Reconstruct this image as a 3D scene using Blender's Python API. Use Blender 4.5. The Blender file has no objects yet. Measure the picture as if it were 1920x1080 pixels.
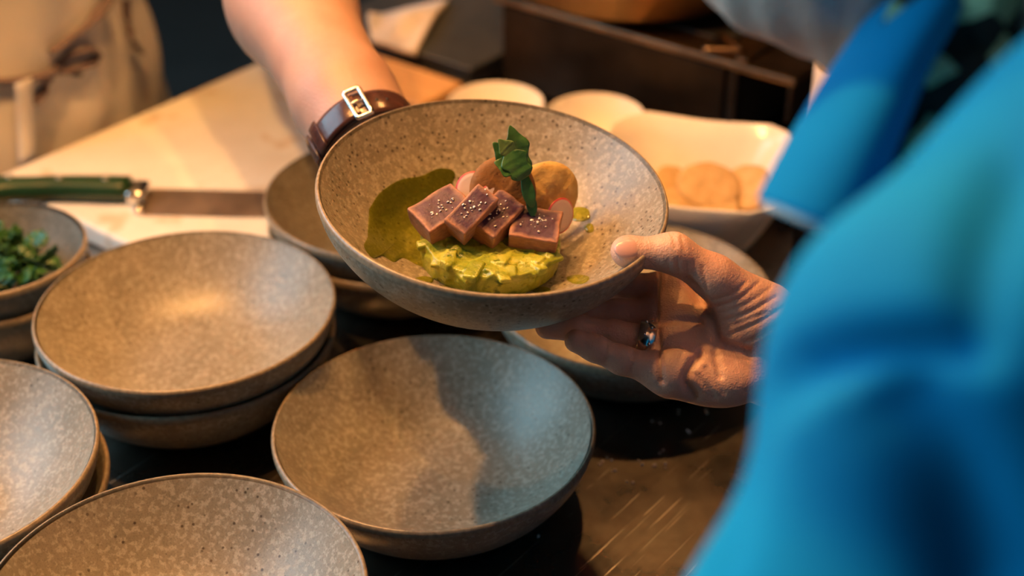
import bpy, bmesh, math, random
import numpy as np
from mathutils import Vector, Matrix, Euler

random.seed(7); np.random.seed(7)
S = bpy.context.scene
COL = S.collection

# ------------------------------------------------------------------ camera
F, TH, H = 2775.0, 0.56073, 0.63445          # focal length in pixels of a 1920 frame, pitch, height over the counter
CT, ST = math.cos(TH), math.sin(TH)
cam = bpy.data.cameras.new('camera'); cam_o = bpy.data.objects.new('camera', cam); COL.objects.link(cam_o)
cam_o.location = (0, 0, H); cam_o.rotation_euler = (math.pi/2 - TH, 0, 0)
cam.sensor_width = 36.0; cam.lens = 36.0*F/1920.0
cam.clip_start = 0.02; cam.clip_end = 50
cam.dof.use_dof = True; cam.dof.focus_distance = 0.845; cam.dof.aperture_fstop = 3.8
S.camera = cam_o

# ------------------------------------------------------------------ world, exposure, daylight
w = bpy.data.worlds.new('world'); S.world = w; w.use_nodes = True
bg = w.node_tree.nodes['Background']; bg.inputs[0].default_value = (0.30, 0.55, 0.64, 1); bg.inputs[1].default_value = 0.03
S.view_settings.view_transform = 'Standard'; S.view_settings.look = 'None'
S.view_settings.exposure = 0.0; S.view_settings.gamma = 1.0; S.view_settings.use_curve_mapping = False

def area(name, loc, target, sx, sy, power, color):
    l = bpy.data.lights.new(name, 'AREA'); l.shape = 'RECTANGLE'; l.size = sx; l.size_y = sy
    l.energy = power; l.color = color
    o = bpy.data.objects.new(name, l); COL.objects.link(o); o.location = loc
    o.rotation_euler = (Vector(target) - Vector(loc)).to_track_quat('-Z', 'Y').to_euler()
    return o
WIN_C = (-2.17, 1.5, 1.32)
area('window_daylight', WIN_C, (0.0, 1.3, 0.20), 2.9, 1.50, 80.0, (0.40, 0.79, 1.0))

# ------------------------------------------------------------------ helpers
def P(px, py, Z):
    """point seen in direction of photo pixel (px,py) at depth Z along the optical axis"""
    u, v = (px-960)/F, (py-540)/F
    return Vector((u*Z, Z*(CT - v*ST), H - Z*(ST + v*CT)))
def PT(px, py, z):
    """point of the horizontal plane at height z"""
    v = (py-540)/F
    return P(px, py, (H-z)/(ST + v*CT))

def link(o, parent=None):
    COL.objects.link(o)
    if parent is not None: o.parent = parent
    return o
def tag(o, label=None, cat=None, group=None, kind=None):
    if label: o['label'] = label
    if cat: o['category'] = cat
    if group: o['group'] = group
    if kind: o['kind'] = kind
    return o
def empty(name, loc=(0,0,0), rot=(0,0,0), label=None, cat=None, group=None):
    o = bpy.data.objects.new(name, None); o.empty_display_size = 0.02
    COL.objects.link(o); o.location = loc; o.rotation_euler = rot
    return tag(o, label, cat, group)
def mk(name, verts, faces, mat, parent=None, smooth=True, loc=None, rot=None):
    me = bpy.data.meshes.new(name)
    me.from_pydata([tuple(v) for v in verts], [], [tuple(f) for f in faces]); me.update()
    if smooth: me.polygons.foreach_set('use_smooth', [True]*len(me.polygons))
    if mat: me.materials.append(mat)
    o = bpy.data.objects.new(name, me); link(o, parent)
    if loc is not None: o.location = loc
    if rot is not None: o.rotation_euler = rot
    return o
def from_bm(name, bm, mat, parent=None, smooth=False, loc=None, rot=None):
    bmesh.ops.recalc_face_normals(bm, faces=bm.faces[:])
    me = bpy.data.meshes.new(name); bm.to_mesh(me); bm.free()
    if smooth: me.polygons.foreach_set('use_smooth', [True]*len(me.polygons))
    if mat: me.materials.append(mat)
    o = bpy.data.objects.new(name, me); link(o, parent)
    if loc is not None: o.location = loc
    if rot is not None: o.rotation_euler = rot
    return o
def box_bm(x0, x1, y0, y1, z0, z1, bev=0.0, seg=2, bm=None):
    new = bm is None
    if new: bm = bmesh.new()
    b2 = bmesh.new()
    bmesh.ops.create_cube(b2, size=1.0)
    for v in b2.verts:
        v.co = Vector(((x0+x1)/2 + v.co.x*(x1-x0), (y0+y1)/2 + v.co.y*(y1-y0), (z0+z1)/2 + v.co.z*(z1-z0)))
    if bev > 0: bmesh.ops.bevel(b2, geom=b2.edges[:], offset=bev, segments=seg, affect='EDGES', profile=0.5)
    me = bpy.data.meshes.new('t'); b2.to_mesh(me); b2.free(); bm.from_mesh(me); bpy.data.meshes.remove(me)
    return bm
def box(name, x0, x1, y0, y1, z0, z1, mat, parent=None, bev=0.002, seg=2, **k):
    return from_bm(name, box_bm(x0, x1, y0, y1, z0, z1, bev, seg), mat, parent, **k)
def lathe(name, prof, mat, parent=None, seg=96, squash=None, **k):
    vs, fs = [], []
    n = len(prof)
    for i in range(seg):
        a = 2*math.pi*i/seg
        for r, z in prof:
            x, y = r*math.cos(a), r*math.sin(a)
            if squash: x, y = squash(x, y, z)
            vs.append((x, y, z))
    for i in range(seg):
        j = (i+1) % seg
        for q in range(n-1):
            fs.append((i*n+q, j*n+q, j*n+q+1, i*n+q+1))
    bm = bmesh.new(); bv = [bm.verts.new(v) for v in vs]
    for f in fs: bm.faces.new([bv[t] for t in f])
    bmesh.ops.remove_doubles(bm, verts=bm.verts[:], dist=1e-6)
    return from_bm(name, bm, mat, parent, True, **k)
def spline(pts, n):
    pts = [np.array(p, float) for p in pts]
    pts = [2*pts[0]-pts[1]] + pts + [2*pts[-1]-pts[-2]]
    out = []
    m = len(pts)-3
    for i in range(n+1):
        t = i/n*m; k = min(int(t), m-1); t -= k
        a, b, c, d = pts[k:k+4]
        out.append(0.5*((2*b)+(-a+c)*t+(2*a-5*b+4*c-d)*t*t+(-a+3*b-3*c+d)*t**3))
    return out
def tube(name, pts, rad, mat, parent=None, n=24, seg=10, flat=1.0, closed=False):
    pp = spline(pts, n) if not closed else [np.array(p, float) for p in pts]
    N = len(pp); vs, fs = [], []
    ref = np.array([0.13, 0.21, 0.97])
    for i, p in enumerate(pp):
        if closed: t = pp[(i+1) % N]-pp[i-1]
        else: t = pp[min(i+1, N-1)]-pp[max(i-1, 0)]
        t = t/np.linalg.norm(t); a = np.cross(t, ref); a /= np.linalg.norm(a); b = np.cross(t, a)
        r = rad(i/(N-1)) if callable(rad) else rad
        for s in range(seg):
            an = 2*math.pi*s/seg
            vs.append(p + r*(math.cos(an)*a + flat*math.sin(an)*b))
    for i in range(N if closed else N-1):
        j = (i+1) % N
        for s in range(seg):
            s2 = (s+1) % seg
            fs.append((i*seg+s, i*seg+s2, j*seg+s2, j*seg+s))
    if not closed:
        fs.append(tuple(range(seg))[::-1]); fs.append(tuple((N-1)*seg+s for s in range(seg)))
    return mk(name, vs, fs, mat, parent)

# ---- signed distance field modelling for bodies, cloth and soft food
class Field:
    def __init__(self, lo, hi, res):
        self.lo = np.array(lo, float); self.res = res
        self.n = np.ceil((np.array(hi, float)-self.lo)/res).astype(int)+1
        self.F = np.full(self.n, 0.05, np.float32)
        self.ax = [self.lo[i]+np.arange(self.n[i])*res for i in range(3)]
    def sub(self, lo, hi):
        a = np.clip(np.floor((np.array(lo)-self.lo)/self.res).astype(int), 0, self.n)
        b = np.clip(np.ceil((np.array(hi)-self.lo)/self.res).astype(int)+1, 0, self.n)
        if np.any(b <= a): return None, None
        sl = tuple(slice(a[i], b[i]) for i in range(3))
        g = np.meshgrid(*[self.ax[i][sl[i]] for i in range(3)], indexing='ij')
        return sl, g
    def add(self, sl, d, k):
        f = self.F[sl]
        if k > 0:
            h = np.maximum(k-np.abs(f-d), 0)/k
            self.F[sl] = np.minimum(f, d)-h*h*k*0.25
        else: self.F[sl] = np.minimum(f, d)
    def cut(self, sl, d, k):
        f = self.F[sl]; d = -d
        h = np.maximum(k-np.abs(f-d), 0)/k if k > 0 else 0
        self.F[sl] = np.maximum(f, d)+h*h*k*0.25
    def cone_d(self, g, a, b, ra, rb):
        a = np.array(a, float); b = np.array(b, float); ba = b-a; L = max(float(ba@ba), 1e-12)
        p = [g[i]-a[i] for i in range(3)]
        t = np.clip((p[0]*ba[0]+p[1]*ba[1]+p[2]*ba[2])/L, 0, 1)
        return np.sqrt(sum((p[i]-t*ba[i])**2 for i in range(3)))-(ra+t*(rb-ra))
    def cone(self, a, b, ra, rb, k=0.008, cut=False):
        m = max(ra, rb)+k+self.res*3+0.01
        sl, g = self.sub(np.minimum(a, b)-m, np.maximum(a, b)+m)
        if sl is None: return
        d = self.cone_d(g, a, b, ra, rb)
        (self.cut if cut else self.add)(sl, d, k)
    def chain(self, pts, rads, k=0.006):
        for i in range(len(pts)-1): self.cone(pts[i], pts[i+1], rads[i], rads[i+1], k)
    def ell(self, c, ax, rot=None, k=0.01, cut=False):
        c = np.array(c, float); m = max(ax)+k+self.res*3+0.01
        sl, g = self.sub(c-m, c+m)
        if sl is None: return
        R = np.array(rot if rot is not None else Matrix.Identity(3)).T
        p = [g[i]-c[i] for i in range(3)]
        l = [R[j][0]*p[0]+R[j][1]*p[1]+R[j][2]*p[2] for j in range(3)]
        k0 = np.sqrt(sum((l[j]/ax[j])**2 for j in range(3)))
        k1 = np.sqrt(sum((l[j]/ax[j]**2)**2 for j in range(3)))+1e-9
        d = k0*(k0-1)/k1
        (self.cut if cut else self.add)(sl, d, k)
    def rbox(self, c, hs, r, rot=None, k=0.0):
        c = np.array(c, float); m = float(np.linalg.norm(hs))+k+self.res*3
        sl, g = self.sub(c-m, c+m)
        if sl is None: return
        R = np.array(rot if rot is not None else Matrix.Identity(3)).T
        p = [g[i]-c[i] for i in range(3)]
        l = [np.abs(R[j][0]*p[0]+R[j][1]*p[1]+R[j][2]*p[2])-(hs[j]-r) for j in range(3)]
        d = np.sqrt(sum(np.maximum(q, 0)**2 for q in l))+np.minimum(np.maximum(np.maximum(l[0], l[1]), l[2]), 0)-r
        self.add(sl, d, k)
    def warp(self, fn):
        g = np.meshgrid(*self.ax, indexing='ij', sparse=True); self.F = (self.F + fn(*g)).astype(np.float32)
    def half(self, nrm, off):
        """keep the side where nrm.p <= off"""
        g = np.meshgrid(*self.ax, indexing='ij', sparse=True)
        self.F = np.maximum(self.F, (nrm[0]*g[0]+nrm[1]*g[1]+nrm[2]*g[2]-off).astype(np.float32))
    def mesh(self):
        Fd = self.F.copy()
        for ax in range(3):
            ix = [slice(None)]*3
            for e in (0, -1):
                ix[ax] = e; Fd[tuple(ix)] = 0.05
        ins = Fd < 0
        cs = np.zeros(tuple(self.n-1), np.int8)
        for i in (0,1):
            for j in (0,1):
                for k in (0,1):
                    cs += ins[i:i+self.n[0]-1, j:j+self.n[1]-1, k:k+self.n[2]-1]
        act = np.argwhere((cs > 0) & (cs < 8))
        idx = np.full(tuple(self.n-1), -1, np.int64); idx[tuple(act.T)] = np.arange(len(act))
        acc = np.zeros((len(act), 3)); cnt = np.zeros(len(act))
        C = [(i,j,k) for i in (0,1) for j in (0,1) for k in (0,1)]
        for a in C:
            for b in C:
                if sum(abs(a[q]-b[q]) for q in range(3)) != 1 or a > b: continue
                fa = Fd[tuple((act+a).T)]; fb = Fd[tuple((act+b).T)]
                m = (fa < 0) != (fb < 0)
                t = np.where(m, fa/np.where(m, fa-fb, 1), 0)
                acc += np.where(m[:,None], np.array(a)+t[:,None]*(np.array(b)-np.array(a)), 0); cnt += m
        V = self.lo+(act+acc/cnt[:,None])*self.res
        faces = []
        for ax in range(3):
            u, v = (ax+1) % 3, (ax+2) % 3
            s0 = [slice(None)]*3; s1 = [slice(None)]*3
            s0[ax] = slice(0, -1); s1[ax] = slice(1, None)
            e = np.argwhere(ins[tuple(s0)] != ins[tuple(s1)])
            e = e[(e[:,u] > 0) & (e[:,v] > 0) & (e[:,u] < self.n[u]-1) & (e[:,v] < self.n[v]-1)]
            eu = np.zeros(3, int); eu[u] = 1; ev = np.zeros(3, int); ev[v] = 1
            q = np.stack([idx[tuple((e-eu-ev).T)], idx[tuple((e-ev).T)], idx[tuple(e.T)], idx[tuple((e-eu).T)]], 1)
            flip = ~ins[tuple(e.T)]
            q[flip] = q[flip][:, ::-1]
            faces.append(q)
        return V, np.concatenate(faces)
def laplace(V, Fq, it=2, lam=0.5):
    n = len(V)
    e = np.concatenate([Fq[:, [0,1]], Fq[:, [1,2]], Fq[:, [2,3]], Fq[:, [3,0]]]); e = np.concatenate([e, e[:, ::-1]])
    deg = np.bincount(e[:,0], minlength=n).astype(float)
    for _ in range(it):
        A = np.stack([np.bincount(e[:,0], weights=V[e[:,1], q], minlength=n) for q in range(3)], 1)/np.maximum(deg,1)[:,None]
        V = V+lam*(A-V)
    return V
def vnormals(V, Q):
    n = np.cross(V[Q[:,2]]-V[Q[:,0]], V[Q[:,3]]-V[Q[:,1]]); out = np.zeros_like(V)
    for k in range(4):
        for q in range(3): out[:,q] += np.bincount(Q[:,k], weights=n[:,q], minlength=len(V))
    return out/np.maximum(np.linalg.norm(out, axis=1), 1e-12)[:,None]
def engrave(V, Q, lines):
    """press skin creases into a surface: lines are drawn on the side that faces the open palm"""
    N = vnormals(V, Q); c = np.array([0,0,H]); d = V-c
    Z = d[:,1]*CT-d[:,2]*ST; u = 960+F*d[:,0]/Z; v = 540-F*(d[:,1]*ST+d[:,2]*CT)/Z
    face = -(N*d).sum(1)/np.linalg.norm(d, axis=1)
    amt = np.zeros(len(V))
    for pts, dep, wid in lines:
        pp = spline(pts, 24); best = np.full(len(V), 1e9)
        for i in range(24):
            a, b = pp[i], pp[i+1]; ab = b-a; t = np.clip(((u-a[0])*ab[0]+(v-a[1])*ab[1])/(ab@ab+1e-9), 0, 1)
            best = np.minimum(best, np.hypot(u-a[0]-t*ab[0], v-a[1]-t*ab[1]))
        amt = np.maximum(amt, dep*np.exp(-(best*Z/F/wid)**2))
    return V-N*(amt*np.clip(face*2, 0, 1))[:,None]
def mk_np(name, V, Fq, mat, parent=None):
    me = bpy.data.meshes.new(name)
    me.vertices.add(len(V)); me.vertices.foreach_set('co', np.asarray(V, np.float32).ravel())
    me.loops.add(len(Fq)*4); me.loops.foreach_set('vertex_index', np.asarray(Fq, np.int32).ravel())
    me.polygons.add(len(Fq)); me.polygons.foreach_set('loop_start', np.arange(len(Fq), dtype=np.int32)*4)
    me.polygons.foreach_set('use_smooth', np.ones(len(Fq), bool))
    me.update(calc_edges=True); me.validate()
    me.materials.append(mat)
    o = bpy.data.objects.new(name, me); link(o, parent)
    return o
def join_np(parts):
    Vs, Fs, off = [], [], 0
    for V, Fq in parts: Vs.append(V); Fs.append(Fq+off); off += len(V)
    return np.concatenate(Vs), np.concatenate(Fs)

# ------------------------------------------------------------------ materials
class NT:
    def __init__(self, name):
        self.m = bpy.data.materials.new(name); self.m.use_nodes = True
        self.t = self.m.node_tree; self.b = self.t.nodes['Principled BSDF']
        self.co = self.t.nodes.new('ShaderNodeTexCoord')
    def n(self, typ, **k):
        o = self.t.nodes.new(typ)
        for a, v in k.items():
            if a in o.inputs.keys() if isinstance(a, str) else False: o.inputs[a].default_value = v
            else: setattr(o, a, v)
        return o
    def l(self, a, b): self.t.links.new(a, b)
    def noise(self, scale, detail=3, rough=0.5, coord='Object', stretch=None, dist=0.0):
        o = self.t.nodes.new('ShaderNodeTexNoise'); o.inputs['Scale'].default_value = scale
        o.inputs['Detail'].default_value = detail; o.inputs['Roughness'].default_value = rough; o.inputs['Distortion'].default_value = dist
        if stretch:
            mp = self.t.nodes.new('ShaderNodeMapping'); mp.inputs['Scale'].default_value = stretch[:3]
            if len(stretch) > 3: mp.inputs['Rotation'].default_value = (0, 0, stretch[3])
            self.l(self.co.outputs[coord], mp.inputs[0]); self.l(mp.outputs[0], o.inputs['Vector'])
        else: self.l(self.co.outputs[coord], o.inputs['Vector'])
        return o.outputs['Fac']
    def voronoi(self, scale, feature='F1', coord='Object'):
        o = self.t.nodes.new('ShaderNodeTexVoronoi'); o.inputs['Scale'].default_value = scale; o.feature = feature
        self.l(self.co.outputs[coord], o.inputs['Vector']); return o
    def ramp(self, fac, stops, interp='LINEAR'):
        r = self.t.nodes.new('ShaderNodeValToRGB'); r.color_ramp.interpolation = interp
        e = r.color_ramp.elements
        while len(e) < len(stops): e.new(0.5)
        for i, (p, c) in enumerate(stops):
            e[i].position = p; e[i].color = (*c, 1) if not isinstance(c, (int, float)) else (c, c, c, 1)
        self.l(fac, r.inputs[0]); return r.outputs[0]
    def mix(self, fac, a, b, mode='MIX'):
        o = self.t.nodes.new('ShaderNodeMix'); o.data_type = 'RGBA'; o.blend_type = mode
        for sock, v in ((o.inputs[0], fac), (o.inputs[6], a), (o.inputs[7], b)):
            if isinstance(v, (int, float)): sock.default_value = v
            elif isinstance(v, tuple): sock.default_value = (*v, 1)
            else: self.l(v, sock)
        return o.outputs[2]
    def math(self, op, a, b=0.0):
        o = self.t.nodes.new('ShaderNodeMath'); o.operation = op
        for s, v in ((o.inputs[0], a), (o.inputs[1], b)):
            if isinstance(v, (int, float)): s.default_value = v
            else: self.l(v, s)
        return o.outputs[0]
    def bump(self, h, strength=0.3, dist=0.001):
        o = self.t.nodes.new('ShaderNodeBump'); o.inputs['Strength'].default_value = strength; o.inputs['Distance'].default_value = dist
        self.l(h, o.inputs['Height']); self.l(o.outputs[0], self.b.inputs['Normal'])
    def set(self, **k):
        for a, v in k.items():
            s = self.b.inputs[a.replace('_', ' ')]
            if isinstance(v, tuple): s.default_value = (*v, 1) if len(v) == 3 and s.type == 'RGBA' else v
            elif isinstance(v, (int, float)): s.default_value = v
            else: self.l(v, s)
        return self
def plain(name, col, rough=0.5, metal=0.0, var=0.12, scale=60, bump=0.0, bscale=400, **k):
    t = NT(name); c2 = tuple(min(1, x*(1-var)) for x in col); c3 = tuple(min(1, x*(1+var)) for x in col)
    t.set(Base_Color=t.ramp(t.noise(scale), [(0.3, c2), (0.7, c3)]), Roughness=rough, Metallic=metal, **k)
    if bump: t.bump(t.noise(bscale), bump, 0.0006)
    return t.m
def stoneware(name, lo, hi, fleck, dots=0.35, dotscale=300, pat=0.42):
    t = NT(name)
    base = t.ramp(t.noise(38, 4, 0.6), [(0.3, lo), (0.72, hi)])
    f1 = t.ramp(t.noise(300, 3, 0.55), [(0.50, 0.0), (0.60, 1.0)])
    c = t.mix(t.math('MULTIPLY', f1, 0.46), base, fleck)
    f2 = t.ramp(t.noise(900, 2, 0.5), [(0.36, 1.0), (0.5, 0.0)])
    c = t.mix(t.math('MULTIPLY', f2, 0.35), c, tuple(x*0.55 for x in lo))
    v = t.voronoi(dotscale)
    near = t.ramp(v.outputs['Distance'], [(0.16, 1.0), (0.30, 0.0)])
    sep = t.t.nodes.new('ShaderNodeSeparateColor'); t.l(v.outputs['Color'], sep.inputs[0])
    pick = t.math('LESS_THAN', sep.outputs[0], dots)
    patch = t.ramp(t.noise(16, 1), [(pat, 0.0), (pat+0.13, 1.0)])
    d = t.math('MULTIPLY', t.math('MULTIPLY', near, pick), patch)
    c = t.mix(t.math('MULTIPLY', d, 0.85), c, (0.045, 0.026, 0.012))
    t.set(Base_Color=c, Roughness=t.ramp(t.noise(300), [(0.3, 0.34), (0.7, 0.46)]), Specular_IOR_Level=0.55)
    t.bump(t.noise(500, 2), 0.10, 0.0006)
    return t.m
M = {}
M['bowl'] = stoneware('stoneware_glaze', (0.200,0.178,0.135), (0.285,0.258,0.205), (0.48,0.45,0.385), 0.22, 260)
M['bowl_dots'] = stoneware('speckled_stoneware_glaze', (0.185,0.160,0.113), (0.262,0.232,0.175), (0.43,0.39,0.315), 0.55, 250, 0.30)
M['bowl_dark'] = stoneware('dark_stoneware_glaze', (0.14,0.14,0.125), (0.20,0.20,0.18), (0.28,0.28,0.25), 0.2, 280)
M['rim'] = plain('rim_glaze', (0.27,0.215,0.150), 0.30, var=0.25, scale=300)
M['foot'] = plain('raw_clay', (0.20,0.165,0.125), 0.8, scale=200)
def steel_mat():
    t = NT('brushed_steel')
    s1 = t.noise(320, 2, 0.6, stretch=(1, 0.020, 1, 0.70))
    s2 = t.noise(380, 2, 0.6, stretch=(1, 0.035, 1, 1.25))
    s3 = t.noise(280, 2, 0.6, stretch=(1, 0.045, 1, -0.35))
    sm = t.noise(11, 5, 0.65)
    l1 = t.ramp(s1, [(0.66, 0.0), (0.72, 1.0)]); l2 = t.ramp(s2, [(0.68, 0.0), (0.74, 1.0)]); l3 = t.ramp(s3, [(0.68, 0.0), (0.74, 1.0)])
    lines = t.math('MAXIMUM', t.math('MAXIMUM', l1, l2), l3)
    base = t.ramp(sm, [(0.3, (0.20,0.18,0.165)), (0.7, (0.34,0.31,0.28))])
    t.set(Base_Color=t.mix(t.math('MULTIPLY', lines, 0.65), base, (0.85,0.80,0.74)), Metallic=1.0,
          Roughness=t.ramp(t.math('ADD', t.math('MULTIPLY', lines, 0.3), t.math('MULTIPLY', sm, 0.7)), [(0.25, 0.25), (0.6, 0.44)]))
    t.bump(t.math('ADD', t.math('MULTIPLY', s1, 0.25), t.math('MULTIPLY', lines, 0.4)), 0.25, 0.0005)
    return t.m
M['steel'] = steel_mat()
def board_mat():
    t = NT('worn_white_board')
    c = t.ramp(t.noise(9, 4, 0.6), [(0.35, (0.72,0.69,0.64)), (0.65, (0.84,0.83,0.80))])
    st = t.ramp(t.noise(22, 2), [(0.64, 0.0), (0.72, 1.0)])
    t.set(Base_Color=t.mix(t.math('MULTIPLY', st, 0.5), c, (0.55,0.36,0.18)), Roughness=0.5)
    t.bump(t.noise(40, 3, stretch=(1, 30, 1)), 0.1, 0.0006); return t.m
M['board'] = board_mat()
def wood_mat(name, a, b, rough=0.5):
    t = NT(name); n = t.noise(18, 5, 0.6, stretch=(1, 9, 1), dist=1.2)
    t.set(Base_Color=t.ramp(n, [(0.3, a), (0.7, b)]), Roughness=rough); t.bump(n, 0.15, 0.0006); return t.m
M['wood'] = wood_mat('oiled_wood', (0.42,0.22,0.09), (0.60,0.35,0.15))
M['wood_dark'] = wood_mat('dark_wood', (0.09,0.045,0.02), (0.17,0.085,0.04))
M['porcelain'] = plain('white_porcelain', (0.78,0.74,0.70), 0.18, var=0.03)
M['green_plastic'] = plain('green_handle', (0.010,0.044,0.016), 0.36, var=0.1)
M['blade'] = plain('knife_steel', (0.46,0.38,0.34), 0.48, 1.0, var=0.25, scale=25)
M['bolster'] = plain('polished_steel', (0.70,0.68,0.66), 0.18, 1.0, var=0.05)
M['rivet'] = plain('rivet_steel', (0.45,0.45,0.42), 0.4, 1.0)
M['black'] = plain('black_enamel', (0.012,0.013,0.014), 0.45, var=0.2)
M['dark_metal'] = plain('sooty_steel', (0.030,0.022,0.018), 0.42, 0.8, var=0.3, scale=30)
M['plate_metal'] = plain('greasy_steel_plate', (0.22,0.15,0.10), 0.34, 1.0, var=0.35, scale=25, bump=0.2, bscale=150)
M['grey_tray'] = plain('grey_tray_plastic', (0.032,0.034,0.038), 0.5)
M['copper'] = plain('copper_pan', (0.90,0.58,0.30), 0.36, 1.0, var=0.2, scale=20)
M['cloth_grey'] = plain('pale_cloth', (0.50,0.45,0.42), 0.9, var=0.1, bump=0.2, bscale=300)
M['white_tub'] = plain('white_plastic_tub', (0.66,0.60,0.56), 0.45, var=0.04)
def skin_mat(name, a, b, red, crease=1.0):
    t = NT(name)
    c = t.ramp(t.noise(45, 4, 0.6), [(0.3, a), (0.7, b)])
    c = t.mix(t.ramp(t.noise(22, 2), [(0.45, 0.0), (0.75, 0.55)]), c, red)
    t.set(Base_Color=c, Roughness=0.46, Subsurface_Weight=0.12, Subsurface_Radius=(0.004,0.0016,0.0008), Subsurface_Scale=1.0)
    h = t.math('ADD', t.noise(900, 2), t.math('MULTIPLY', t.noise(170, 3, 0.6, stretch=(1, 0.35, 0.5), dist=0.5), 1.6*crease))
    t.bump(h, 0.42, 0.0009); return t.m
M['skin_hand'] = skin_mat('guest_skin', (0.52,0.31,0.235), (0.63,0.41,0.32), (0.56,0.27,0.20))
M['skin_arm'] = skin_mat('chef_skin', (0.39,0.235,0.185), (0.45,0.28,0.222), (0.42,0.225,0.17), 0.25)
M['nail'] = plain('fingernail', (0.62,0.36,0.30), 0.28, var=0.05)
def beard_mat():
    t = NT('grey_beard'); n = t.noise(260, 4, 0.7)
    c = t.ramp(t.noise(24, 2), [(0.38, (0.70,0.45,0.35)), (0.62, (0.76,0.57,0.48))])
    t.set(Base_Color=t.mix(t.ramp(n, [(0.4, 0.0), (0.7, 0.5)]), c, (0.70,0.63,0.60)), Roughness=0.8); t.bump(n, 0.5, 0.002); return t.m
M['beard'] = beard_mat()
def fabric(name, a, b, rough=0.85, sheen=0.3):
    t = NT(name)
    t.set(Base_Color=t.ramp(t.noise(12, 3), [(0.3, a), (0.7, b)]), Roughness=rough, Sheen_Weight=sheen, Specular_IOR_Level=0.12)
    t.bump(t.noise(1200, 2), 0.15, 0.0006); return t.m
M['blue'] = fabric('blue_jacket_fabric', (0.000,0.200,0.455), (0.000,0.265,0.550), 0.85, 0.0)
M['hem'] = fabric('pale_hem_stitching', (0.25,0.42,0.52), (0.40,0.52,0.58))
def scarf_mat():
    t = NT('green_black_pattern'); v = t.voronoi(75)
    sep = t.t.nodes.new('ShaderNodeSeparateColor'); t.l(v.outputs['Color'], sep.inputs[0])
    t.set(Base_Color=t.ramp(sep.outputs[0], [(0.55, (0.006,0.012,0.010)), (0.66, (0.12,0.20,0.11)), (0.90, (0.50,0.68,0.40))]), Roughness=0.8); return t.m
M['scarf'] = scarf_mat()
M['apron'] = fabric('cream_apron_cloth', (0.50,0.49,0.49), (0.60,0.59,0.59), 0.9)
M['string_and_crease'] = fabric('mauve_string_and_crease', (0.10,0.075,0.085), (0.15,0.115,0.125), 0.9)
M['apron_tape'] = fabric('pale_apron_tape', (0.52,0.52,0.55), (0.60,0.60,0.64), 0.9)
M['trousers'] = fabric('dark_trousers', (0.02,0.02,0.024), (0.035,0.035,0.04))
M['leather'] = plain('brown_watch_leather', (0.055,0.024,0.022), 0.22, var=0.3, scale=90, bump=0.25, bscale=260)
M['silver'] = plain('silver', (0.72,0.70,0.68), 0.20, 1.0, var=0.05)
M['watch_glass'] = plain('watch_glass', (0.02,0.02,0.025), 0.05)

# ------------------------------------------------------------------ room
# kitchen axes: the counter runs along DV, NV points across it from the cook to the guest
NV = Vector((0.79, -0.613, 0)).normalized(); DV = Vector((0.613, 0.79, 0)).normalized()
KROT = math.atan2(NV.y, NV.x)                        # local x = NV, local y = DV
def K(n, d, z=0.0): return Vector((NV.x*n + DV.x*d, NV.y*n + DV.y*d, z))
M['wall'] = plain('dark_wall', (0.012,0.015,0.016), 0.8)
M['floor'] = plain('dark_floor', (0.035,0.033,0.032), 0.6, scale=8)
M['ceil'] = plain('dark_ceiling', (0.05,0.05,0.052), 0.9)
M['frame'] = plain('window_frame', (0.10,0.10,0.11), 0.5)
def struct(o): return tag(o, kind='structure')
X0, X1, Y0, Y1, ZF, ZC = -2.2, 3.2, -2.4, 4.2, -0.9, 2.35
struct(box('floor', X0-.1, X1+.1, Y0-.1, Y1+.1, ZF-.1, ZF, M['floor'], bev=0))
struct(box('ceiling', X0-.1, X1+.1, Y0-.1, Y1+.1, ZC, ZC+.1, M['ceil'], bev=0))
struct(box('wall_back', X0-.1, X1+.1, Y1, Y1+.1, ZF, ZC, M['wall'], bev=0))
struct(box('wall_front', X0-.1, X1+.1, Y0-.1, Y0, ZF, ZC, M['wall'], bev=0))
struct(box('wall_right', X1, X1+.1, Y0, Y1, ZF, ZC, M['wall'], bev=0))
bm = bmesh.new()
wy0, wy1, wz0, wz1 = 0.0, 3.0, 0.56, 2.10
for a in ((Y0, wy0, ZF, ZC), (wy1, Y1, ZF, ZC), (wy0, wy1, ZF, wz0), (wy0, wy1, wz1, ZC)):
    box_bm(X0-.1, X0, a[0], a[1], a[2], a[3], bm=bm)
struct(from_bm('wall_left', bm, M['wall']))
wf = empty('window_1', (X0-.05, (wy0+wy1)/2, wz0)); struct(wf)
for k in range(4):
    yy = -1.5+k*1.0
    box('window_post', -.03, .03, yy-.02, yy+.02, 0, wz1-wz0, M['frame'], wf, bev=0.003)
box('window_rail', -.03, .03, -1.5, 1.5, 0, .04, M['frame'], wf, bev=0.003)
box('window_rail', -.03, .03, -1.5, 1.5, wz1-wz0-.04, wz1-wz0, M['frame'], wf, bev=0.003)

# ------------------------------------------------------------------ counter
ct = empty('steel_counter', K(-0.6, 0.8, ZF), (0,0,KROT), 'long brushed steel kitchen counter under the bowls', 'counter')
box('counter_top', -.495, .46, -1.3, 1.5, 0.86, 0.9, M['steel'], ct, bev=0.004)
box('cabinet_body', -.44, .36, -1.2, 1.4, 0.1, 0.859, M['dark_metal'], ct, bev=0.003)
for sx in (-.38, .30):
    for sy in (-1.1, 1.3):
        lathe('foot', [(0,0),(.025,0),(.025,.1),(0,.1)], M['dark_metal'], ct, seg=16, loc=(sx, sy, 0))

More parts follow.
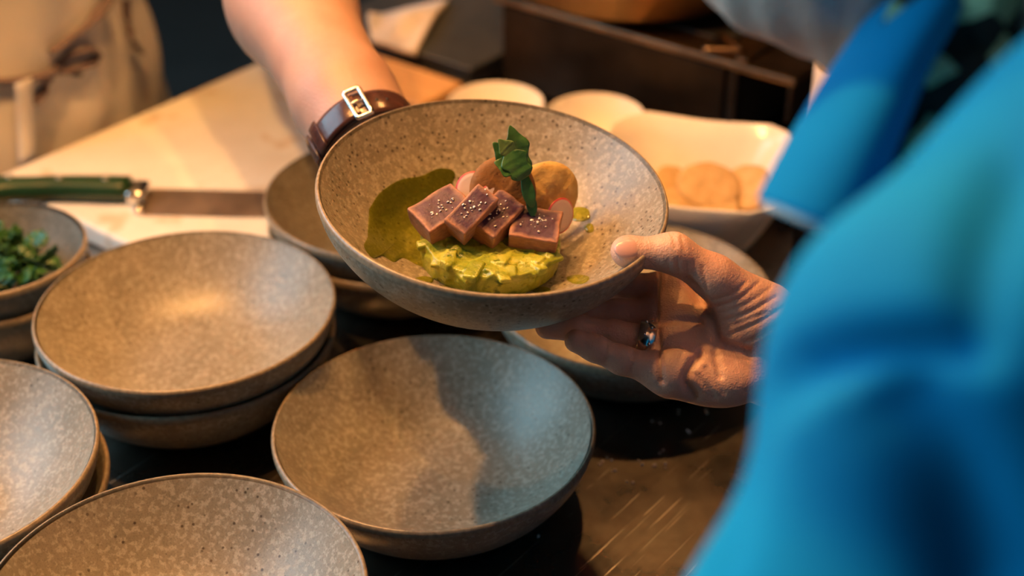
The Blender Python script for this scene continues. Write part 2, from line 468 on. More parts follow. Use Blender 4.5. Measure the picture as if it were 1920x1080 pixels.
# ------------------------------------------------------------------ heat lamps over the counter (out of the frame)
LAMPS = [((-0.10,0.90,0.97), 13.0, 'the single shadowed bowl', 0.0), ((-0.26,0.95,0.97), 17.0, 'the cook-side stacks of bowls', 0.0), ((-0.43,0.84,0.97), 29.0, 'the spotted bowl stack', 0.0),
         ((-0.40,1.34,1.05), 20.0, 'the white cutting board', 0.11), ((0.20,1.28,1.02), 9.0, 'the white porcelain bowls', 0.0)]
M['lamp_shade'] = plain('lamp_shade_metal', (0.35,0.16,0.08), 0.3, 0.9)
for i, (lp, pw, over, dp) in enumerate(LAMPS):
    r = empty('heat_lamp', lp, (0,0,0), 'copper pendant heat lamp hanging over '+over, 'lamp', 'heat lamps in a cluster over the counter')
    lathe('lamp_shade', [(.075,-.01-dp),(.072,.03),(.05,.075),(.022,.10),(.018,.12),(.016,.12),(.02,.099),(.048,.073),(.070,.03),(.073,-.01-dp),(.075,-.01-dp)], M['lamp_shade'], r, seg=40)
    tube('cord', [(0,0,.12),(0,0,.5),(0,0,ZC-lp[2])], .003, M['black'], r, n=4, seg=8)
    L = bpy.data.lights.new('heat_lamp_bulb', 'POINT'); L.energy = pw; L.color = (1.0, 0.49, 0.145); L.shadow_soft_size = 0.014
    lo = bpy.data.objects.new('bulb_light', L); COL.objects.link(lo); lo.parent = r; lo.location = (0,0,0.0)

# ------------------------------------------------------------------ stoneware bowls
def bowl_profile(R=0.1037, hgt=0.055, foot=0.050, flat=0.036, t=0.0045, expo=2.0, n=22):
    """returns (inner fn, full closed profile from centre inside over the lip to the foot)"""
    def zin(r): return 0.0085 + (hgt-0.0085)*max(0.0, (r-flat)/(R-t*0.6-flat))**expo if r > flat else 0.0085
    rin = R-t*0.75
    inner = [(r, zin(r)) for r in [rin*i/n for i in range(n+1)]]
    lip = [(R-t*0.45, hgt+0.0010), (R-t*0.15, hgt+0.0004), (R, hgt-0.0014)]
    def rout(z):
        q = z/hgt; return foot+0.010 + (R-foot-0.010)*(1-(1-q)**1.75)**0.80
    outer = [(rout(z), z) for z in [hgt*0.96*(1-i/n)+0.0035*(i/n) for i in range(1, n+1)]]
    return zin, inner, lip, outer, foot
BW = {}
def bowl_meshes(key, mat, rim_mat, **k):
    zin, inner, lip, outer, foot = bowl_profile(**k)
    tmp = []
    b = lathe('bowl_body', inner+[lip[0]], mat, seg=128)           # inside
    o = lathe('bowl_wall', [lip[2]]+outer+[(foot+.006, .0028), (0, .0028)], mat, seg=128)
    r = lathe('rim', [inner[-1], lip[0], lip[1], lip[2], (outer[0][0]+.0003, outer[0][1])], rim_mat, seg=128)
    f = lathe('foot_ring', [(foot+.007,.0034),(foot+.005,.0004),(foot+.002,0),(foot-.002,0),(foot-.004,.003)], M['foot'], seg=96)
    # inside + wall are one body mesh
    bm = bmesh.new(); bm.from_mesh(b.data); bm.from_mesh(o.data); me = bpy.data.meshes.new('bowl_body'); bm.to_mesh(me); bm.free()
    me.materials.append(mat); me.polygons.foreach_set('use_smooth', [True]*len(me.polygons))
    BW[key] = (zin, [('bowl_body', me), ('rim', r.data), ('foot_ring', f.data)])
    for x in (b, o, r, f): bpy.data.objects.remove(x)
bowl_meshes('main', M['bowl'], M['rim'])
bowl_meshes('dots', M['bowl_dots'], M['rim'])
bowl_meshes('dark', M['bowl_dark'], M['rim'], R=0.070, hgt=0.052, foot=0.034, flat=0.032, t=0.004, expo=2.4)
def bowl(key, name, loc, rz, label, group=None, mat=None):
    r = empty(name, loc, (0,0,rz), label, 'bowl', group)
    if mat is not None: r.matrix_world = mat
    for nm, me in BW[key][1]:
        link(bpy.data.objects.new(nm, me), r)
    return r
STK = 0.0225
A_ = Vector((-0.0500, 0.7570, 0)); B_ = Vector((-0.2265, 0.8645, 0)); E_ = Vector((0.0882, 0.9190, 0))
bowl('main', 'stoneware_bowl', A_, 0.4, 'single empty grey stoneware bowl crossed by sharp shadows beneath the held bowl')
def stack(c, key, names, rz, offs=(0.0015, -0.001), dz=STK):
    bowl(key, 'stoneware_bowl', Vector(c)+Vector((offs[0], offs[1], 0)), rz+2, names[0])
    bowl(key, 'stoneware_bowl', Vector(c)+Vector((0, 0, dz)), rz, names[1])
stack(B_, 'main', ('lower bowl of the stack beside the bowl of green herbs', 'warm-lit empty bowl topping the stack beside the bowl of green herbs'), 1.1, (-0.002,0.0016))
D_ = Vector((-0.1800, 0.5783, 0)); C_ = Vector((-0.3536, 0.6968, 0)); F_ = Vector((-0.0913, 1.0283, 0)); G_ = Vector((-0.3875, 0.9457, 0))
stack(D_, 'main', ('lower bowl of the stack between the single shadowed bowl and the spotted bowl', 'pale flecked empty bowl topping the stack next to the single shadowed bowl'), 2.3)
stack(C_, 'main', ('lower bowl of the stack with the dark-spotted pale bowl', 'pale grey bowl with dark spots on its wall, topping its stack'), 3.9, (0.003, 0.0))
bowl('main', 'stoneware_bowl', E_, 5.0, 'empty orange-lit bowl on the counter under the ringed hand')
stack(F_, 'main', ('lower bowl of the stack beside the white cutting board', 'amber-lit empty bowl topping the stack beside the cutting board'), 0.9)
bowl('dark', 'stoneware_bowl', G_+Vector((0.001,0,0)), 0.3, 'small dark bowl nested under the bowl of green herbs')
bowl('dark', 'stoneware_bowl', G_+Vector((0,0,0.0235)), 0.8, 'small dark blue-grey bowl filled with green herbs')
# held bowl: tilted a little to the guest and to the camera
HB_n = Vector((0.0841, -0.0907, 1.0)).normalized()
HB_c = Vector((-0.01097, 0.76545, 0.22217))
ex = (Vector((1,0,0)) - HB_n*HB_n.x).normalized(); ey = HB_n.cross(ex)
HB = Matrix(((ex.x, ey.x, HB_n.x, 0), (ex.y, ey.y, HB_n.y, 0), (ex.z, ey.z, HB_n.z, 0), (0,0,0,1)))
HBM = Matrix.Translation(HB_c - HB_n*0.055) @ HB              # origin of the bowl: centre of its foot
bowl('dots', 'serving_bowl', (0,0,0), 0, 'brown-speckled stoneware bowl held in two hands with tuna and avocado', mat=HBM)
ZIN = BW['main'][0]
def BL(px, py, zl):
    """bowl-local point on the plane zl above the foot of the held bowl, under photo pixel"""
    inv = HBM.inverted(); o = inv @ Vector((0,0,H)); q = inv @ P(px, py, 1.0); dv = q-o
    return o+dv*((zl-o.z)/dv.z)

# ------------------------------------------------------------------ cutting boards and knife
bd = tag(box('cutting_board', -.139, .139, -.168, .168, 0, .02, M['board'], bev=0.004, seg=3, loc=K(-.936, .802, .0005), rot=(0,0,KROT)),
         'large worn white cutting board with a green-handled knife on it', 'cutting board')
tag(box('wooden_board', -.085, .085, -.034, .034, 0, .02, M['wood'], bev=0.004, seg=3, loc=K(-.960, 1.016, .0005), rot=(0,0,KROT)),
    'small orange-brown wooden board behind the bare forearm', 'board')
tr = empty('serving_tray', K(-.98, 1.215, .0005), (0,0,KROT), 'dark grey round-cornered tray beyond the wooden board', 'tray')
box('tray_body', -.100, .100, -.150, .150, 0, .026, M['grey_tray'], tr, bev=0.010, seg=4, smooth=True)
box('tray_lip', -.106, .106, -.156, .156, .0262, .031, M['grey_tray'], tr, bev=0.002, seg=3)

def knife():
    a = PT(-25, 363, .036); b = PT(640, 378, .036)
    ang = math.atan2(b.y-a.y, b.x-a.x)
    r = empty('chef_knife', PT(250, 378, .0208), (0,0,ang), "chef's knife with green riveted handle lying on the white board", 'knife')
    # blade: origin at the heel, x along the blade; stands a little tilted, edge toward the camera
    L = .188; vs = []; n = 16
    for i in range(n+1):
        t = i/n; x = .012+t*L
        top = .019 - .004*t*t - (0.012*max(0,(t-.8)/.2)**2); bot = -.0235 + .036*max(0, (t-.45)/.55)**2.2
        if i == n: top = bot = .004
        vs += [(x, top, .0030), (x, bot, .0008), (x, top, .0012), (x, bot, .0004)]
    fs = []
    for i in range(n):
        a0, b0 = i*4, i*4+4
        fs += [(a0, b0, b0+1, a0+1), (a0+2, a0+3, b0+3, b0+2), (a0, a0+2, b0+2, b0), (a0+1, b0+1, b0+3, a0+3)]
    fs += [(0, 1, 3, 2)]
    bl = mk('blade', vs, fs, M['blade'], r, smooth=False)
    bm = bmesh.new(); box_bm(-.004, .013, -.010, .0165, .0003, .014, .004, 3, bm)
    box_bm(.006, .0145, -.0235, -.006, .0003, .006, .0018, 2, bm)
    from_bm('bolster', bm, M['bolster'], r, True)
    # handle: lofted
    hv, hf = [], []; seg = 14; m = 18
    for i in range(m+1):
        t = i/m; x = -.003-t*.125
        wd = .0125+.0015*math.sin(t*7)-.002*math.exp(-((t-.3)/.2)**2)+.0035*max(0,(t-.8)/.2); cy = .004-.008*t*t*(1 if t>.6 else .6)
        if i == m: wd *= .75
        for s in range(seg):
            an = 2*math.pi*s/seg; c, q = math.cos(an), math.sin(an)
            hv.append((x, cy+wd*math.copysign(abs(c)**.8, c), .0105+.0098*math.copysign(abs(q)**.8, q)))
    for i in range(m):
        for s in range(seg):
            s2 = (s+1) % seg; hf.append((i*seg+s, (i+1)*seg+s, (i+1)*seg+s2, i*seg+s2))
    hf.append(tuple(range(seg))); hf.append(tuple(m*seg+s for s in range(seg))[::-1])
    hd = mk('handle', hv, hf, M['green_plastic'], r)
    for x in (-.022, -.062, -.105):
        lathe('rivet', [(0,.0010),(.0026,.0009),(.0032,.0003),(.0032,-.002),(0,-.002)], M['rivet'], hd, seg=16, loc=(x, .003-.03*x*x, .0203))
knife()

# ------------------------------------------------------------------ white bowls
def round_dish(c, R, hgt, label):
    r = empty('porcelain_bowl', c, (0,0,0), label, 'bowl')
    lathe('bowl_body', [(0,.006),(R*.45,.006),(R*.72,.016),(R*.90,hgt*.6),(R*.97,hgt-.001),(R*.985,hgt),(R,hgt-.001),(R*.95,hgt*.55),(R*.78,.011),(R*.55,.003),(0,.003)], M['porcelain'], r, seg=72)
    lathe('foot_ring', [(R*.50,.003),(R*.50,0),(R*.58,0),(R*.60,.0045)], M['porcelain'], r, seg=48)
round_dish(Vector((-.0152,1.257,0)), .0450, .05, 'small round white bowl behind the rim of the held bowl, by the tray')
round_dish(Vector((.0762,1.2315,0)), .0450, .05, 'small round white bowl next to the square bowl of crackers')
def square_dish(c, rz):
    r = empty('square_bowl', c, (0,0,rz), 'white square porcelain bowl holding pale round crackers', 'bowl')
    def ring(s, ch, z, dip=0.0, q=8):
        """square with rounded-off corners"""
        out = []; s = s*1.08
        for k in range(4):
            a0 = math.pi/2*k
            for j in range(q+1):
                an = a0-math.pi/4+ (math.pi/2)*j/q
                # superellipse-like blend: straight sides, chamfered corner
                c_, s_ = math.cos(an), math.sin(an)
                rad = 1/max(abs(c_), abs(s_)); cut = ch/ (abs(c_)+abs(s_))
                rr = s*min(rad, cut); cor = (abs(c_*s_)*2)**2
                if j < q: out.append((rr*c_, rr*s_, z + dip*cor))
        return out
    rings = [ring(.030,1.72,.006), ring(.036,1.72,.0075), ring(.050,1.72,.030,.002), ring(.064,1.72,.060,.004), ring(.0715,1.72,.074,.003), ring(.0735,1.72,.0755,.003), ring(.0745,1.72,.074,.003),
             ring(.067,1.72,.058,.004), ring(.053,1.72,.028,.002), ring(.040,1.72,.003), ring(.034,1.72,0)]
    vs, fs = [], []; n = len(rings[0])
    for g in rings: vs += g
    for i in range(len(rings)-1):
        for j in range(n):
            k = (j+1) % n; fs.append((i*n+j, i*n+k, (i+1)*n+k, (i+1)*n+j))
    fs.append(tuple(range(n))[::-1]); fs.append(tuple((len(rings)-1)*n+j for j in range(n)))
    o = mk('bowl_body', vs, fs, M['porcelain'], r)
    bm = bmesh.new(); bm.from_mesh(o.data); bmesh.ops.recalc_face_normals(bm, faces=bm.faces[:]); bm.to_mesh(o.data); bm.free()
    return r
SQ = Vector((0.1510, 1.0860, 0)); square_dish(SQ, math.radians(-14))
def cracker_mat(name, a, b, spot):
    t = NT(name); n = t.noise(120, 4, 0.6)
    c = t.ramp(n, [(0.3, a), (0.7, b)])
    c = t.mix(t.ramp(t.noise(260, 2), [(0.66, 0.0), (0.74, 0.8)]), c, spot)
    t.set(Base_Color=c, Roughness=0.65, Specular_IOR_Level=0.2); t.bump(t.noise(200, 3), 0.5, 0.0015); return t.m
M['chip'] = cracker_mat('pale_cracker', (0.47,0.31,0.14), (0.60,0.42,0.22), (0.36,0.20,0.08))
M['chip_brown'] = cracker_mat('toasted_cracker', (0.30,0.15,0.05), (0.38,0.20,0.075), (0.20,0.09,0.03))
M['chip_tan'] = cracker_mat('brown_cracker', (0.19,0.085,0.026), (0.27,0.13,0.044), (0.10,0.035,0.015))
M['chip_yellow'] = cracker_mat('yellow_cracker', (0.50,0.31,0.085), (0.62,0.44,0.18), (0.36,0.18,0.05))
def disc_mesh(name, R, t, dome, seed, mat, ell=1.0):
    rnd = random.Random(seed); vs, fs = [], []; seg, nr = 36, 7
    ph = [rnd.uniform(0, 6.3) for _ in range(4)]
    def hgt(x, y): return dome*(1-(x*x+y*y)/(R*R)) + 0.0005*math.sin(x*900+ph[0])*math.cos(y*800+ph[1]) + 0.0006*math.sin(x*330+ph[2])*math.sin(y*300+ph[3])
    for side in (1, -1):
        vs.append((0, 0, hgt(0,0)+side*t/2))
        for i in range(1, nr+1):
            for s in range(seg):
                an = 2*math.pi*s/seg
                rr = R*i/nr*(1+.035*math.sin(2*an+ph[0])+.02*math.sin(3*an+ph[1]))
                x, y = rr*math.cos(an), rr*ell*math.sin(an)
                th = t/2 if i < nr else t*.22
                vs.append((x, y, hgt(x,y)+side*th))
    N = 1+nr*seg
    for b, fl in ((0, False), (N, True)):
        for s in range(seg):
            s2 = (s+1) % seg
            f = (b, b+1+s, b+1+s2); fs.append(f[::-1] if fl else f)
            for i in range(nr-1):
                f = (b+1+i*seg+s, b+1+(i+1)*seg+s, b+1+(i+1)*seg+s2, b+1+i*seg+s2); fs.append(f[::-1] if fl else f)
    for s in range(seg):
        s2 = (s+1) % seg; a = 1+(nr-1)*seg
        fs.append((a+s, N+a+s, N+a+s2, a+s2))
    return mk(name, vs, fs, mat)
def place_disc(o, c, nrm, spin=0.0):
    q = Vector(nrm).normalized().to_track_quat('Z', 'Y'); o.matrix_world = Matrix.Translation(c) @ q.to_matrix().to_4x4() @ Matrix.Rotation(spin, 4, 'Z')
chips = [ # px, py, depth, normal, radius, material, label
 (1329, 348, .052, (0.12,-0.50,0.85), .0265, 'chip', 'largest pale oval cracker lying on top in the square white bowl'),
 (1383, 326, .036, (0.05,-0.60,0.75), .0225, 'chip_brown', 'toasted brown cracker standing at the back of the square white bowl'),
 (1398, 352, .048, (-0.45,-0.45,0.75), .0245, 'chip', 'pale cracker leaning on the inner wall by the blue jacket'),
 (1264, 346, .040, (0.30,-0.40,0.85), .0200, 'chip', 'pale cracker tucked beside the rim of the held bowl'),
 (1340, 390, .040, (0.0,-0.25,0.95), .0225, 'chip', 'pale cracker peeking out under the largest cracker'),
 (1278, 382, .043, (0.25,-0.25,0.9), .0180, 'chip', 'pale cracker lying low at the front of the square bowl'),
 (1395, 384, .036, (-0.2,-0.30,0.9), .0190, 'chip', 'pale cracker half hidden below the leaning cracker')]
for i, (px, py, Z, nr, R, m, lab) in enumerate(chips):
    o = disc_mesh('cracker', R, .0035, .002, 40+i, M[m], 0.86); place_disc(o, PT(px, py, Z), nr, 0.3*i)
    tag(o, lab, 'cracker', 'crackers in the square bowl')

# ------------------------------------------------------------------ stove and things at the back
ZT = .105
s0 = PT(1490, 150, ZT)
st = empty('portable_stove', (s0.x, s0.y, 0), (0,0,KROT), 'black portable stove with a greasy steel top plate', 'stove')
box('stove_body', -.328, -.068, .012, .36, .012, ZT-.008, M['black'], st, bev=0.004)
box('front_panel', -.325, -.072, .004, .0118, .012, ZT-.010, M['dark_metal'], st, bev=0.001)
box('corner_post', -.0675, -.058, .004, .016, .0, ZT-.008, M['dark_metal'], st, bev=0.001)
tp = box('top_plate', -.335, 0, 0, .46, ZT-.0078, ZT, M['plate_metal'], st, bev=0.002)
box('raised_rib', -.062, -.050, .004, .30, ZT+.0001, ZT+.004, M['plate_metal'], tp, bev=0.0012)
box('side_flange', -.006, -.001, .0, .34, ZT-.042, ZT-.008, M['dark_metal'], st, bev=0.001)
for x in (-.31, -.09):
    for y in (.03, .33): lathe('stove_foot', [(0,0),(.012,0),(.014,.0122),(0,.0122)], M['black'], st, seg=16, loc=(x, y, 0))
lathe('burner', [(0,ZT+.006),(.05,ZT+.006),(.055,ZT+.001),(.055,ZT)], M['black'], st, seg=40, loc=(-.18,.24,.0))
box('top_shade_sheet', -.325, -.085, .035, .43, ZT+.0001, ZT+.003, M['black'], tp, bev=0.001)  # added black sheet, stands for the unlit part of the top plate
gl = st.matrix_world
def stove_local(v): return Matrix.Rotation(-KROT, 4, 'Z') @ (Vector(v)-Vector((s0.x, s0.y, 0)))
t0, t1, t2 = [stove_local(PT(a, b, ZT+.006)) for a, b in ((1322,93),(1392,95),(1352,66))]
tri = []
for a, b in ((t0,t1),(t1,t2),(t2,t0)):
    for k in range(10): tri.append(a.lerp(b, k/10))
tube('pan_support', tri, .0028, M['plate_metal'], st, closed=True, seg=8)
# pan on the burner
pc = PT(1185, -48, ZT+.012)
pn = empty('frying_pan', (pc.x, pc.y, ZT+.0065), (0,0,0.5), 'copper-coloured frying pan on the black stove', 'pan')
lathe('pan_body', [(0,.003),(.118,.003),(.128,.008),(.150,.045),(.152,.046),(.150,.047),(.126,.011),(.116,.0055),(0,.0055)][::-1], M['copper'], pn, seg=72)
tube('pan_handle', [(.148,0,.042),(.20,0,.058),(.28,0,.070),(.34,0,.072)], .008, M['black'], pn, n=16, flat=.5)

# folded cloth over the tray end
def cloth():
    pts = [(690,32,.036),(770,12,.036),(842,-4,.037),(822,40,.036),(778,96,.036),(695,72,.036)]
    a = [PT(*q) for q in pts]
    top = [a[0], a[1], a[2]]; bot = [a[5], (a[5]+a[4])/2, a[4]]
    n, m = 16, 10; vs, fs = [], []
    for i in range(n+1):
        s = i/n
        t = top[0].lerp(top[1], min(1, s*2)).lerp(top[2], max(0, s*2-1)); b = bot[0].lerp(bot[2], s)
        for j in range(m+1):
            u = j/m; p = t.lerp(b, u)
            p = p+Vector((0, 0, .014*math.sin(u*math.pi)**2*(1-.4*s)+.003*math.sin(s*9+u*5)*math.sin(u*math.pi)))
            vs.append(p)
    for i in range(n):
        for j in range(m):
            k = i*(m+1)+j; fs.append((k, k+1, k+m+2, k+m+1))
    o = mk('kitchen_towel', vs, fs, M['cloth_grey'])
    md = o.modifiers.new('thick', 'SOLIDIFY'); md.thickness = .006
    tag(o, 'pale folded kitchen towel lying behind the dark tray', 'towel')
cloth()
tb = K(-1.06, 1.39, .0315)
tag(box('wooden_post', -.012, .012, -.012, .012, 0, .20, M['wood_dark'], bev=0.003, loc=tb, rot=(0,0,KROT)), 'dark brown wooden post standing behind the forearm', 'post')

# white tub and black caddy at the right
tc = Vector((.286, 1.146, 0))
tub = empty('plastic_tub', (tc.x, tc.y, 0), (0,0,0), 'tall white open tub standing beside the stove', 'tub')
lathe('tub_wall', [(0,.004),(.026,.004),(.0288,.010),(.0305,.133),(.0318,.134),(.0325,.132),(.0305,.006),(.028,0),(0,0)], M['white_tub'], tub, seg=56)
bc = PT(1478, 506, 0)
cd = empty('black_caddy', (bc.x, bc.y, 0), (0,0,math.radians(-24)), 'black caddy on the counter half hidden by the blue jacket', 'caddy')
box('caddy_body', 0, .085, 0, .07, 0, .042, M['black'], cd, bev=0.003)
box('caddy_lip', -.003, .088, -.003, .073, .0421, .046, M['dark_metal'], cd, bev=0.001)
M['orange_mark'] = plain('orange_mark', (0.35,0.10,0.02), 0.5)
box('orange_tag', .034, .044, -.0012, .0, .022, .032, M['orange_mark'], cd, bev=0)

# ------------------------------------------------------------------ herbs in the dark bowl
def leaf_mat(name, a, b, rough=0.42):
    t = NT(name); n = t.noise(90, 3); t.set(Base_Color=t.ramp(n, [(0.3, a), (0.7, b)]), Roughness=rough, Subsurface_Weight=0.0)
    t.bump(t.noise(260, 3), 0.4, 0.001); return t.m
M['leaf'] = leaf_mat('green_leaf', (0.012,0.060,0.014), (0.035,0.13,0.028))
M['leaf_light'] = leaf_mat('pale_leaf', (0.06,0.13,0.03), (0.13,0.22,0.06))
def leaf_geo(L, W, lobes, curl, rnd, vs, fs, M4):
    base = len(vs); n = 18
    for i in range(n+1):
        t = i/n
        wd = W*math.sin(math.pi*min(1, t*.92+.08))**.7*(1+.20*math.sin(t*math.pi*2*lobes)); 
        if i == n: wd = 0.0004
        z = curl*t*t*L
        for s, wv in ((-1, .25), (0, 0), (1, .25)):
            vs.append(M4 @ Vector((s*wd, t*L, z+abs(s)*wd*wv+rnd.uniform(-.06,.06)*W)))
    for i in range(n):
        for j in range(2):
            k = base+i*3+j; fs.append((k, k+1, k+4, k+3))
def herbs():
    rnd = random.Random(3); vs, fs = [], []
    for k in range(170):
        r = .040*math.sqrt(rnd.random()); an = rnd.uniform(0, 6.283)
        z = .024+.020*(1-(r/.055)**2)+rnd.uniform(-.008,.010)
        m4 = Matrix.Translation((r*math.cos(an), r*math.sin(an), z)) @ Euler((rnd.uniform(-.7,.9), rnd.uniform(-.7,.7), rnd.uniform(0,6.28))).to_matrix().to_4x4()
        leaf_geo(rnd.uniform(.012,.020), rnd.uniform(.004,.007), rnd.choice((2,3)), rnd.uniform(-.5,.7), rnd, vs, fs, m4)
    o = mk('parsley_leaves', vs, fs, M['leaf'], loc=G_+Vector((0,0,0.0235)))
    md = o.modifiers.new('thick', 'SOLIDIFY'); md.thickness = .0005
    tag(o, 'heap of chopped dark green parsley leaves in the small bowl', 'herbs', kind='stuff')
herbs()

# ------------------------------------------------------------------ the dish in the held bowl (bowl-local frame, z over the foot)
def in_bowl(o, loc, rot=None):
    o.matrix_world = HBM @ Matrix.Translation(loc) @ (rot.to_4x4() if rot is not None else Matrix.Identity(4)); return o
def avo_mat():
    t = NT('avocado_mash')
    c = t.ramp(t.noise(55, 5, 0.62, dist=0.8), [(0.32, (0.11,0.155,0.010)), (0.46, (0.27,0.31,0.026)), (0.60, (0.40,0.42,0.055)), (0.75, (0.52,0.52,0.13))])
    c = t.mix(t.ramp(t.noise(85, 3, 0.6), [(0.60, 0.0), (0.68, 0.9)]), c, (0.035,0.085,0.012))
    t.set(Base_Color=c, Roughness=0.30, Subsurface_Weight=0.1, Subsurface_Radius=(0.003,0.003,0.001)); t.bump(t.noise(160, 4, 0.6), 0.6, 0.0016); return t.m
M['avo'] = avo_mat()
TC = BL(917, 481, .0085)
def tartare():
    f = Field((-.05,-.05,-.006), (.05,.05,.028), .0009); rnd = random.Random(11)
    # disc
    g = np.meshgrid(*f.ax, indexing='ij', sparse=True); r = np.sqrt(g[0]**2+g[1]**2)
    dd = np.maximum(r-.0408, np.abs(g[2]-.0068)-.0082); f.F = np.minimum(f.F, (dd+0*g[2]).astype(np.float32))
    for k in range(230):
        an = rnd.uniform(0, 6.283); side = rnd.random() < .5
        rr = .0385 if side else .0385*math.sqrt(rnd.random()); z = rnd.uniform(.0015,.0125) if side else rnd.uniform(.0125,.0145)
        hs = [rnd.uniform(.0035,.0085), rnd.uniform(.003,.006), rnd.uniform(.0015,.003)]
        if side:
            hs = [.0032, rnd.uniform(.003,.008), rnd.uniform(.002,.0045)]
            rot = Matrix.Rotation(an, 3, 'Z') @ Euler((rnd.uniform(-.7,.7), rnd.uniform(-.12,.12), 0)).to_matrix()
        else: rot = Euler((rnd.uniform(-.22,.22), rnd.uniform(-.22,.22), rnd.uniform(0,3.1))).to_matrix()
        f.rbox((rr*math.cos(an), rr*math.sin(an), z), hs, .0009, rot, .0006)
    V, Q = f.mesh(); V = laplace(V, Q, 1, .5)
    o = mk_np('avocado_tartare', V, Q, M['avo'])
    in_bowl(o, TC); tag(o, 'round chunky green avocado tartare under the tuna slices', 'food')
tartare()

def tuna_mat(hx, hy):
    t = NT('seared_tuna'); sp = t.t.nodes.new('ShaderNodeSeparateXYZ'); t.l(t.co.outputs['Object'], sp.inputs[0])
    wob = t.math('MULTIPLY', t.math('SUBTRACT', t.noise(170, 3), 0.5), 0.24)
    ax = t.math('DIVIDE', t.math('ABSOLUTE', sp.outputs[0]), hx); ay = t.math('DIVIDE', t.math('ABSOLUTE', sp.outputs[1]), hy)
    m = t.math('ADD', t.math('MAXIMUM', ax, ay), wob)
    c = t.ramp(m, [(0.0, (0.058,0.026,0.062)), (0.74, (0.078,0.034,0.074)), (0.88, (0.26,0.14,0.125)), (0.95, (0.42,0.21,0.15)), (0.995, (0.36,0.165,0.10))])  # extra blue in the centre colour stands for reflected cool light
    grain = t.ramp(t.noise(220, 3, stretch=(1,1,5)), [(0.35, 0.75), (0.65, 1.0)])
    c = t.mix(1.0, c, grain, 'MULTIPLY')
    t.set(Base_Color=c, Roughness=0.48, Specular_IOR_Level=0.28, Subsurface_Weight=0.04, Subsurface_Radius=(0.003,0.001,0.001)); t.bump(t.noise(350, 3), 0.45, 0.0009); return t.m
M['salt'] = plain('salt_flakes', (0.85,0.80,0.76), 0.25, var=0.05)
def salt_part(parent, hx, hy, top, seed, n=20):
    rnd = random.Random(seed); bm = bmesh.new()
    for k in range(n):
        s = rnd.uniform(.0003,.0009); b2 = bmesh.new(); bmesh.ops.create_icosphere(b2, subdivisions=1, radius=s)
        T = Matrix.Translation((rnd.gauss(0,.4)*hx, rnd.gauss(0,.4)*hy, top)) @ Euler((rnd.random(),rnd.random(),rnd.random()*3)).to_matrix().to_4x4() @ Matrix.Diagonal((1.4,1,.6,1))
        bmesh.ops.transform(b2, matrix=T, verts=b2.verts[:]); me = bpy.data.meshes.new('t'); b2.to_mesh(me); b2.free(); bm.from_mesh(me); bpy.data.meshes.remove(me)
    o = from_bm('salt_flakes', bm, M['salt'], parent); o['kind'] = 'stuff'
def tuna(loc, rot, hx, hy, hz, seed, label):
    f = Field((-hx-.004,-hy-.004,-hz-.004), (hx+.004,hy+.004,hz+.004), .0007)
    f.rbox((0,0,0), (hx,hy,hz), .0008)
    rnd = random.Random(seed); ph = [rnd.uniform(0,6) for _ in range(6)]
    f.warp(lambda x,y,z: .0002*np.sin(x*420+ph[0])*np.sin(y*380+ph[1])+.0003*np.sin(x*250+z*300+ph[2])*np.sin(y*260+ph[3])+0*z)
    V, Q = f.mesh(); o = mk_np('tuna_slice', V, Q, tuna_mat(hx, hy))
    in_bowl(o, loc, rot); tag(o, label, 'tuna slice', 'tuna slices on the avocado tartare')
    salt_part(o, hx*.8, hy*.8, hz+.0003, seed)
def R3(x, y, z): return (Matrix.Rotation(math.radians(z),3,'Z') @ Matrix.Rotation(math.radians(y),3,'Y') @ Matrix.Rotation(math.radians(x),3,'X'))
ZTOP = .0085+.0155
def at(px, py, z): return BL(px, py, z)
tuna(at(828, 402, ZTOP+.011), R3(8,-16,36), .0160, .0118, .0072, 1, 'tuna slice lying at the oily side, leaning highest of the overlapping three')
tuna(at(884, 402, ZTOP+.0155), R3(16,-22,50), .0160, .0080, .0070, 2, 'narrow middle tuna slice wedged between two overlapping slices')
tuna(at(930, 412, ZTOP+.0100), R3(12,-14,54), .0160, .0098, .0072, 3, 'tuna slice in front of the brown cracker, lowest of the overlapping three')
tuna(at(1003, 432, ZTOP+.0065), R3(12,2,-7), .0146, .0130, .0066, 4, 'separate square tuna slice lying flat beside the yellow cracker')

o = disc_mesh('brown_cracker', .0205, .003, .0015, 5, M['chip_tan']); in_bowl(o, at(944, 358, ZTOP+.020), R3(62,-6,0)); tag(o, 'toasted brown round cracker standing behind the tuna', 'cracker')
o = disc_mesh('yellow_cracker', .0222, .0028, .0035, 6, M['chip_yellow'], 0.88); in_bowl(o, at(1022, 364, ZTOP+.013), R3(66,0,16)); tag(o, 'pale yellow cracker standing between herb leaf and radish', 'cracker')

def radish_mat():
    t = NT('radish_slice'); sp = t.t.nodes.new('ShaderNodeSeparateXYZ'); t.l(t.co.outputs['Object'], sp.inputs[0])
    r = t.math('SQRT', t.math('ADD', t.math('POWER', sp.outputs[0], 2), t.math('POWER', sp.outputs[1], 2)))
    t.set(Base_Color=t.ramp(t.math('MULTIPLY', r, 1/.0115), [(0.0, (0.72,0.60,0.55)), (0.84, (0.70,0.52,0.48)), (0.92, (0.55,0.05,0.06)), (1.0, (0.50,0.02,0.03))]), Roughness=0.3, Subsurface_Weight=0.1)
    return t.m
M['radish'] = radish_mat()
def radish(loc, rot, R, label):
    o = lathe('radish_slice', [(0,.0006),(R*.7,.0006),(R*.96,.0005),(R,0),(R*.96,-.0005),(0,-.0006)], M['radish'], seg=40); in_bowl(o, loc, rot); tag(o, label, 'radish slice')
radish(at(889, 356, ZTOP+.0175), R3(55,-10,0), .0113, 'thin white radish slice with red edge above the middle tuna slice')
radish(at(933, 374, ZTOP+.0165), R3(55,8,0), .0112, 'thin radish slice leaning against the brown cracker')
